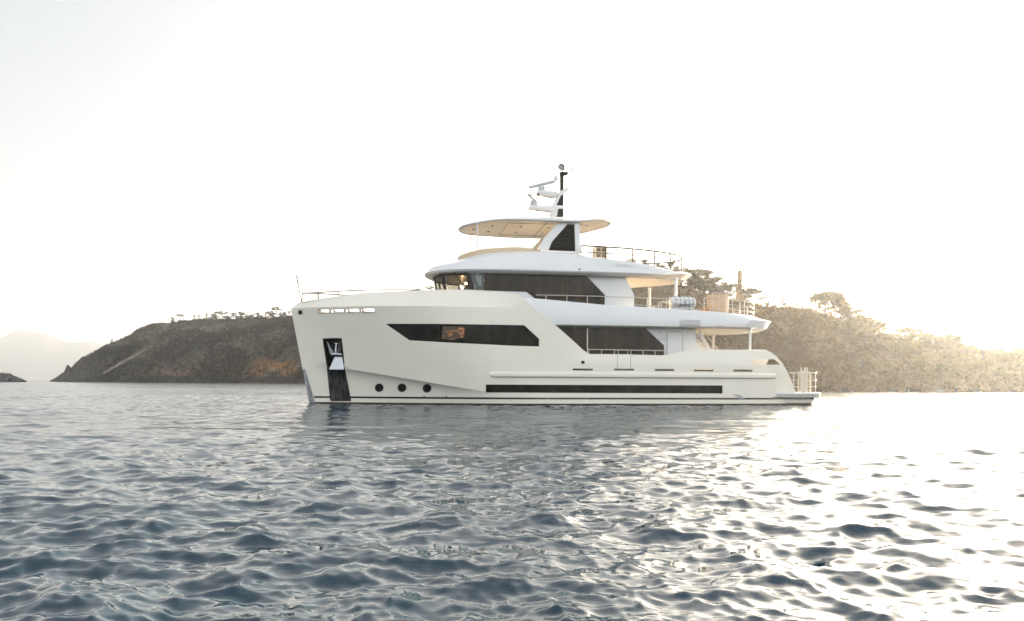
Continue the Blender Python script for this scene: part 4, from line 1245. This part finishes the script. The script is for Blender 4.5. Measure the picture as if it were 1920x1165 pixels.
def land():
    cols = np.concatenate([np.arange(94, 180, .7), np.arange(180, 600, 1.6), np.arange(600, 1250, 4), np.arange(1250, 1960, 2.2), np.arange(1960, 3100, 20)])
    vs = np.concatenate([[0], np.linspace(.004, 1, 86), [1.04, 1.1, 1.2, 1.4, 1.8]])
    V = []; C = []
    for px in cols:
        for v in vs:
            p = landpt(px, v)
            V.append(p)
            # ground colours: grey scree, brown rock, dark scrub, rusty soil low down, pale streaks
            n1 = noise.fractal(Vector((p.x * .02, p.z * .05, p.y * .01)), 1, 2, 4)
            n2 = noise.fractal(Vector((p.x * .05 + 40, p.z * .10, 5)), 1, 2, 4)
            c = Vector((.125, .115, .105))
            c = c.lerp(Vector((.060, .062, .045)), min(max(.5 + n1 * 1.6, 0), 1))
            c = c.lerp(Vector((.16, .125, .095)), min(max(n2 * 1.5, 0), 1) * .8)
            if px < 900:
                py = 715.5 - (p.z - H) * F / p.y
                o_ = (1 - min(abs(px - 505) / 95, 1)) * sm(662, 690, py) * (1 if py < 740 else 0)
                c = c.lerp(Vector((.26, .145, .07)), min(1, max(0, o_ * 1.3 * (.8 + n2))))
                o_ = (1 - min(abs(px - 320) / 60, 1)) * sm(690, 705, py) * .5
                c = c.lerp(Vector((.2, .12, .07)), max(0, o_))
                for (x0, y0, x1, y1, w_) in ((193, 702, 268, 660, 2.0), (268, 660, 297, 641, 1.4), (312, 716, 334, 698, 1.6), (555, 690, 575, 672, 2.5), (500, 704, 520, 690, 5)):
                    ax, ay = px - x0, py - y0; bx, by = x1 - x0, y1 - y0
                    q = min(max((ax * bx + ay * by) / (bx * bx + by * by), 0), 1)
                    d_ = math.hypot(ax - bx * q, ay - by * q) + n2 * 3
                    if d_ < w_ * (.7 + n1): c = c.lerp(Vector((.42, .40, .38)), min(1, max(0, .7 + n2)))
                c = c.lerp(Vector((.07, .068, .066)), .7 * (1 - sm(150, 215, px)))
                if px > 275 and n1 > -.1: c = c.lerp(Vector((.075, .07, .05)), .35)
            else:
                c = c.lerp(Vector((.17, .115, .06)), .75)  # right-hand ground colour warmed to carry the low sun's glow
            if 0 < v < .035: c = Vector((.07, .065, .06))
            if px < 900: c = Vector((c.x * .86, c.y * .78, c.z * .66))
            C.append((*c, 1))
    nv = len(vs)
    i, j = np.meshgrid(np.arange(len(cols) - 1), np.arange(nv - 1), indexing='ij')
    a = (i * nv + j).ravel()
    Fq = np.stack([a, a + nv, a + nv + 1, a + 1], -1)
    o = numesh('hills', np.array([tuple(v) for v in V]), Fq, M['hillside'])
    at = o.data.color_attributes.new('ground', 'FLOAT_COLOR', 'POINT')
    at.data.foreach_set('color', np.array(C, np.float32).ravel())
    tag(o, kind='structure')
land()
# distant mountains
mat('far_rock', (.16, .15, .13), .95, spec=.1, var=.35, vscale=.002)
def far_range(tab, depth, name='mountains'):
    xs = [r[0] for r in tab]; ys = [r[1] for r in tab]
    cols = np.arange(xs[0], xs[-1], 6)
    V = []; nv = 14
    for px in cols:
        y = float(np.interp(px, xs, ys))
        for j in range(nv):
            q = j / (nv - 2)
            if q > 1: Y = depth * 1.25; zz = -30
            else:
                Y = depth * (1 + .12 * q); h_ = at_depth(px, y, depth * 1.12).z
                nn_ = noise.fractal(Vector((px * .02, q * 3, depth)), 1, 2, 5)
                zz = h_ * q ** .8 + h_ * .06 * nn_ * (.3 + math.sin(math.pi * q)) if q else -30
            a, b = ray(px, 717)
            V.append((a * Y / F, Y, zz))
    i, j = np.meshgrid(np.arange(len(cols) - 1), np.arange(nv - 1), indexing='ij')
    a = (i * nv + j).ravel()
    o = numesh(name, np.array(V), np.stack([a, a + nv, a + nv + 1, a + 1], -1), M['far_rock'])
    tag(o, kind='structure')
far_range([(-600, 620), (-400, 640), (-120, 655), (-40, 648), (0, 636), (30, 620), (50, 620), (75, 625), (90, 626), (115, 638), (135, 643), (160, 641), (185, 643), (200, 648), (225, 641), (300, 650), (420, 690), (470, 714)], 6300)
far_range([(1300, 716), (1500, 660), (1640, 655), (1700, 632), (1760, 612), (1810, 598), (1850, 580), (1920, 555), (2050, 545), (2300, 560), (2700, 600)], 4800)
# lone rock at the left edge
def rock():
    Y = 520
    V = []; Fc = []
    n1, n2 = 60, 24
    cx = at_depth(8, 717, Y).x
    for i in range(n2):
        v = i / (n2 - 1)
        for k in range(n1):
            a = 2 * math.pi * k / n1
            d = Vector((math.cos(a), math.sin(a), v))
            r = (1 - v ** 2.6) ** .75 * (1 + .35 * noise.fractal(d * 2.2, 1, 2, 5)) + .02
            V.append((cx + r * 10.0 * math.cos(a) - v * 1.5, Y + r * 9 * math.sin(a), -1 + 6.6 * v + .9 * noise.fractal(d * 3 + Vector((5, 5, 5)), 1, 2, 4)))
    for i in range(n2 - 1):
        for k in range(n1): Fc.append((i * n1 + k, i * n1 + (k + 1) % n1, (i + 1) * n1 + (k + 1) % n1, (i + 1) * n1 + k))
    Fc.append(tuple((n2 - 1) * n1 + k for k in range(n1)))
    mat('rock', (.06, .055, .05), .9, var=.5, vscale=.6, bump=1, bscale=1.5)
    o = mesh('sea_rock', V, Fc, 'rock', None, 25)
    tag(o, 'low dark rock rising from the sea at the far left edge', 'rock')
rock()

# ---- vegetation
def leaf_mat(name, c, tr, k=1.):
    m = bpy.data.materials.new(name)
    m.use_nodes = True
    n = m.node_tree
    n.nodes.clear()
    o = n.nodes.new('ShaderNodeOutputMaterial'); mx = n.nodes.new('ShaderNodeMixShader')
    d = n.nodes.new('ShaderNodeBsdfDiffuse'); t = n.nodes.new('ShaderNodeBsdfTranslucent')
    oi = n.nodes.new('ShaderNodeObjectInfo')
    geo = n.nodes.new('ShaderNodeNewGeometry')
    nz = n.nodes.new('ShaderNodeTexNoise'); nz.inputs['Scale'].default_value = .9; nz.inputs['Detail'].default_value = 4
    n.links.new(geo.outputs['Position'], nz.inputs[0])
    r = n.nodes.new('ShaderNodeValToRGB')
    r.color_ramp.elements[0].color = (c[0] * (1 - .4 * k), c[1] * (1 - .38 * k), c[2] * (1 - .4 * k), 1); r.color_ramp.elements[1].color = (c[0] * (1 + .45 * k), c[1] * (1 + .35 * k), c[2] * (1 + .2 * k), 1)
    r.color_ramp.elements[0].position = .35; r.color_ramp.elements[1].position = .65
    n.links.new(nz.outputs[0], r.inputs[0])
    n.links.new(r.outputs[0], d.inputs[0]); n.links.new(r.outputs[0], t.inputs[0])
    mx.inputs[0].default_value = tr
    n.links.new(d.outputs[0], mx.inputs[1]); n.links.new(t.outputs[0], mx.inputs[2]); n.links.new(mx.outputs[0], o.inputs[0])
    M[name] = m
leaf_mat('pine_needles', (.085, .080, .038), .45)
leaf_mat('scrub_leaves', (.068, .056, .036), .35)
leaf_mat('sun_tinted_scrub_leaves', (.17, .12, .065), .5, .5)  # golden glow of the low sun put into the leaf colour
leaf_mat('sun_tinted_needles', (.14, .115, .055), .55)  # lighter copy of the needles, with the backlight put into the colour
mat('bark', (.09, .065, .05), .9)
def leafquads(C, N, size, g):
    """N leaf-clump quads per centre row of C (x,y,z,rx,ry,rz)"""
    k = len(C)
    u = g.normal(0, 1, (k, N, 3)); u /= np.linalg.norm(u, axis=2, keepdims=True)
    rad = g.random((k, N, 1)) ** .45
    P = C[:, None, :3] + u * rad * C[:, None, 3:6]
    a = g.normal(0, 1, (k, N, 3)); a /= np.linalg.norm(a, axis=2, keepdims=True)
    b = np.cross(a, g.normal(0, 1, (k, N, 3))); b /= np.linalg.norm(b, axis=2, keepdims=True)
    s = size * (.5 + g.random((k, N, 1)))
    if C.shape[1] > 6: s = s * C[:, None, 6:7]
    Q = np.stack([P - a * s * .8, P + b * s * .45, P + a * s * .8, P - b * s * .45], 2)
    V = Q.reshape(-1, 3)
    return V, np.arange(len(V)).reshape(-1, 4)
def make_tree(kind, seed):
    g = np.random.default_rng(seed); rr = random.Random(seed)
    hgt = 1.0
    root = empty('pine_tree')
    tm = MB()
    lean = rr.uniform(-.12, .12)
    n_tr = 1
    cs = []
    if kind == 'umbrella':
        tp = Vector((lean, rr.uniform(-.05, .05), .62))
        tm.tube([(0, 0, -.1), (lean * .2, 0, .25), tuple(tp)], .035, 6, .018)
        for i in range(7):
            a = i * 2.4 + rr.random(); L_ = rr.uniform(.18, .42)
            e = tp + Vector((math.cos(a) * L_, math.sin(a) * L_, rr.uniform(.08, .26)))
            tm.tube([tuple(tp - Vector((0, 0, rr.uniform(0, .2)))), tuple(tp.lerp(e, .6)), tuple(e)], .014, 5, .006)
            cs.append((e.x, e.y, e.z, rr.uniform(.15, .24), rr.uniform(.15, .24), rr.uniform(.05, .09)))
        cs.append((tp.x, tp.y, tp.z + .30, .22, .2, .06))
        nl, sz = 170, .036
    elif kind == 'round':
        tp = Vector((lean, 0, .5))
        tm.tube([(0, 0, -.1), (lean * .5, 0, .25), tuple(tp)], .045, 6, .02)
        for i in range(13):
            a = i * 2.4 + rr.random(); L_ = rr.uniform(.05, .34); z = rr.uniform(.18, .90)
            L_ *= math.sqrt(max(.1, 1 - ((z - .55) / .42) ** 2))
            e = Vector((lean * .8 + math.cos(a) * L_, math.sin(a) * L_, z))
            tm.tube([tuple(Vector((lean * z, 0, z * .6))), tuple(e)], .014, 5, .006)
            cs.append((e.x, e.y, e.z, rr.uniform(.11, .19), rr.uniform(.11, .19), rr.uniform(.07, .12)))
        nl, sz = 170, .036
    else:   # ragged open pine with separate plates
        tp = Vector((lean, 0, .85))
        tm.tube([(0, 0, -.1), (lean * .3, 0, .4), tuple(tp)], .03, 6, .012)
        for i in range(8):
            z = .38 + i * .075 + rr.uniform(-.03, .03); a = i * 2.4 + rr.random(); L_ = rr.uniform(.10, .30) * (1.15 - z * .6)
            e = Vector((lean * z + math.cos(a) * L_, math.sin(a) * L_, z + .04))
            tm.tube([tuple(Vector((lean * z, 0, z - .04))), tuple(e)], .012, 5, .005)
            cs.append((e.x, e.y, e.z, rr.uniform(.12, .2), rr.uniform(.12, .2), rr.uniform(.04, .08)))
        cs.append((tp.x, tp.y, tp.z, .09, .09, .05))
        nl, sz = 130, .034
    tk = tm.build('trunk', 'bark', root)
    V, Q = leafquads(np.array(cs), nl, sz, g)
    cr = numesh('crown', V, Q, M['pine_needles'], smooth=False)
    cr.parent = root
    return root, tk, cr
protos = [make_tree(k, s) for k, s in (('umbrella', 1), ('umbrella', 2), ('umbrella', 3), ('round', 4), ('round', 5), ('round', 6), ('ragged', 7), ('ragged', 8))]
used_p = set()
def put_tree(pi, loc, hgt, rz, label, group, wide=1., gold=False):
    root, tk, cr = protos[pi]
    if pi in used_p:
        r2 = root.copy(); COL.objects.link(r2)
        for c in (tk, cr):
            d = c.copy(); COL.objects.link(d); d.parent = r2
    else:
        used_p.add(pi); r2 = root
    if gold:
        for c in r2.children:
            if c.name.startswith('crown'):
                c.material_slots[0].link = 'OBJECT'; c.material_slots[0].material = M['sun_tinted_needles']
    r2.location = loc; r2.rotation_euler = (0, 0, rz); r2.scale = (hgt * wide, hgt * wide, hgt)
    tag(r2, label, 'tree', group)
    return r2
g = random.Random(11)
# skyline of the left headland: (column, height in photo pixels, kind)
for px, hp, k, wd in ((324, 9, 4, 1.4), (340, 13, 1, 1.1), (365, 10, 6, .9), (373, 9, 7, .9), (387, 12, 6, .8), (400, 12, 3, 1.3), (418, 16, 0, 1.5), (426, 10, 5, 1.6), (437, 15, 7, 1.5), (452, 16, 3, 1.2),
                      (464, 11, 5, 1.7), (473, 8, 4, 1.8), (482, 12, 4, 1.5), (498, 9, 7, 1.1), (508, 16, 5, 1.3), (520, 20, 0, 1.0), (534, 9, 3, 1.2), (543, 11, 7, 1.1), (395, 7, 5, 1.7), (406, 8, 4, 1.8), (445, 8, 5, 1.8), (528, 11, 5, 1.7), (513, 9, 4, 1.8), (490, 7, 3, 1.9), (211, 6, 6, 1.2)):
    p = landpt(px, .985); q = landpt(px, 1)
    rd = landcol(px)[2]
    big = {418: 'widest flat-topped pine in the middle of the left headland skyline', 520: 'tallest arching pine on the left headland skyline, nearest the bow', 211: 'single tiny tree on the steep seaward edge of the left headland',
           340: 'arched pine at the left end of the headland skyline row', 387: 'thin upright pine on the bare stretch of the left skyline'}.get(px)
    put_tree(k, (q.x, q.y - 1, q.z - .6), hp * .98 * rd / F + .6, g.random() * 6, big or 'small pine in the row along the left headland skyline', 'pines along the left headland skyline', wd)
# behind the yacht
for px, hp, k, wd in ((770, 9, 1, 1.2), (783, 12, 0, 1.3), (806, 14, 2, 1.4), (1207, 22, 4, 1.0), (1232, 24, 5, 1.0), (1180, 20, 3, 1.1), (1255, 26, 4, 1.2), (1275, 32, 5, 1.5), (1287, 26, 4, 1.5), (1297, 34, 3, 1.5), (1308, 27, 5, 1.6), (1318, 36, 4, 1.3), (1328, 24, 3, 1.6), (1335, 33, 4, 1.4), (1344, 22, 5, 1.6), (1361, 20, 4, 1.7), (1392, 19, 5, 1.7),
                      (1352, 30, 5, 1.3), (1370, 28, 1, 1.2), (1383, 25, 3, 1.2), (1400, 24, 2, 1.3), (1412, 26, 0, 1.2), (1424, 15, 2, 1.2), (1464, 18, 6, 1.0), (1470, 12, 7, 1.2), (1518, 10, 6, 1.3), (1435, 7, 3, 1.5), (1490, 6, 4, 1.4), (1500, 5, 3, 1.4), (1450, 6, 5, 1.4)):
    q = landpt(px, 1); rd = landcol(px)[2]
    lb = {783: 'flat-topped pine just left of the wheelhouse windows', 806: 'flat-topped pine right beside the wheelhouse windows', 1464: 'lone ragged pine standing on the bare ridge right of the parasol', 1412: 'pine leaning out right of the parasol', 1275: 'bushy pine directly above the left end of the life raft'}.get(px)
    put_tree(k, (q.x, q.y - 1.5, q.z - .8), hp * 1.1 * rd / F + .8, g.random() * 6, lb or 'pine on the ridge behind the yacht', 'pines on the ridge behind the yacht', wd)
# open stand of pines along the descending ridge
for i in range(26):
    px = 1528 + i * 5.2 + g.uniform(-2, 2)
    hp = 26 + 22 * math.exp(-((px - 1562) / 30) ** 2) + g.uniform(-6, 5)
    v = g.choice((1, 1, .96, .9))
    q = landpt(px, v); rd = landcol(px)[2]
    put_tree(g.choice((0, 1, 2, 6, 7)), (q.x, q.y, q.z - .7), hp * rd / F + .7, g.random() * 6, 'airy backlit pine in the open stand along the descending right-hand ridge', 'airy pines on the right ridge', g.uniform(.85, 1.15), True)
# denser wood lower right
for i in range(120):
    px = g.uniform(1590, 1960)
    v = 1 - g.random() ** 1.3 * .85
    q = landpt(px, v); 
    hp = g.uniform(20, 34)
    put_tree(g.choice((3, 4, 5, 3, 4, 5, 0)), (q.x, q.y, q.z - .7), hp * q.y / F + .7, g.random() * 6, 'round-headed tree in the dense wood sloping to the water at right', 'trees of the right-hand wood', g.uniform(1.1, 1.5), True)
for i in range(14):
    px = 1690 + i * 17 + g.uniform(-5, 5)
    q = landpt(px, 1)
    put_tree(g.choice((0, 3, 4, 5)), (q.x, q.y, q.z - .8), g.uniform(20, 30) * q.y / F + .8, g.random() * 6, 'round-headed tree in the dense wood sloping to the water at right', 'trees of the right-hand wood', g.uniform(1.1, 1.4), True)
for i, pr_ in enumerate(protos):
    if i not in used_p:
        for o in pr_: bpy.data.objects.remove(o)
# scrub covering the slopes
def scrub():
    gg = np.random.default_rng(5)
    C = []
    for i in range(9000):
        px = gg.uniform(150, 620)
        if gg.random() > sm(150, 230, px): continue
        v = 1 - gg.random() ** 1.1
        if noise.noise(Vector((px * .02, v * 3, 1))) < -.1 and gg.random() < .8: continue
        p = landpt(px, v); s = gg.uniform(.6, 1.9)
        if 193 < px < 300 and abs((715 - (p.z - H) * F / p.y) - (702 - (px - 193) * .58)) < 4: continue
        C.append((p.x, p.y - .3, p.z + .2 * s, s, s, s * .7, 1.3))
    for i in range(420):
        px = gg.uniform(318, 600)
        p = landpt(px, gg.uniform(.965, 1)); s = gg.uniform(.6, 1.6) * (1.25 if noise.noise(Vector((px * .06, 3, 3))) > 0 else .7)
        C.append((p.x, p.y - .3, p.z + .45 * s, s * 1.2, s, s * .75, 1.1))
    for i in range(900):
        px = gg.uniform(600, 1180)
        p = landpt(px, gg.uniform(.8, 1)); s = gg.uniform(.5, 1.5)
        C.append((p.x, p.y - .3, p.z + .2 * s, s, s, s * .7, 1.2))
    V, Q = leafquads(np.array(C), 16, .42, gg)
    o = numesh('scrub', V, Q, M['scrub_leaves'], smooth=False)
    tag(o, 'low grey-green scrub covering the left headland', 'scrub', kind='stuff')
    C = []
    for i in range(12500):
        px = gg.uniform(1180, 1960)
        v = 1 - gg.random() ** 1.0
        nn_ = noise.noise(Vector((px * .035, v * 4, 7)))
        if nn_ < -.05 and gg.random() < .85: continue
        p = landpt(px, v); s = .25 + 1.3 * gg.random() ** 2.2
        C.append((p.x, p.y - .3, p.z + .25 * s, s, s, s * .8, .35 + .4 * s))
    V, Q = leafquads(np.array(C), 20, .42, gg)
    o = numesh('sun_tinted_scrub', V, Q, M['sun_tinted_scrub_leaves'], smooth=False)
    tag(o, 'scrub covering the right hillside, its leaves tinted gold with painted sunlight', 'scrub', kind='stuff')
scrub()

# ================================================================ HAZE
def haze(density, aniso):
    V = []
    m = bpy.data.materials.new('haze')
    m.use_nodes = True
    n = m.node_tree
    n.nodes.clear()
    o = n.nodes.new('ShaderNodeOutputMaterial')
    v = n.nodes.new('ShaderNodeVolumePrincipled')
    v.inputs['Color'].default_value = (.91, .94, .97, 1)
    v.inputs['Density'].default_value = density
    v.inputs['Anisotropy'].default_value = aniso
    n.links.new(v.outputs[0], o.inputs['Volume'])
    M['haze'] = m
    b = MB().box((0, 0, 274), (16600, 16600, 552)).build('haze', 'haze', smooth=False)
    b.data.materials.clear(); b.data.materials.append(m)
    tag(b, kind='stuff')
haze(.0002, .78)
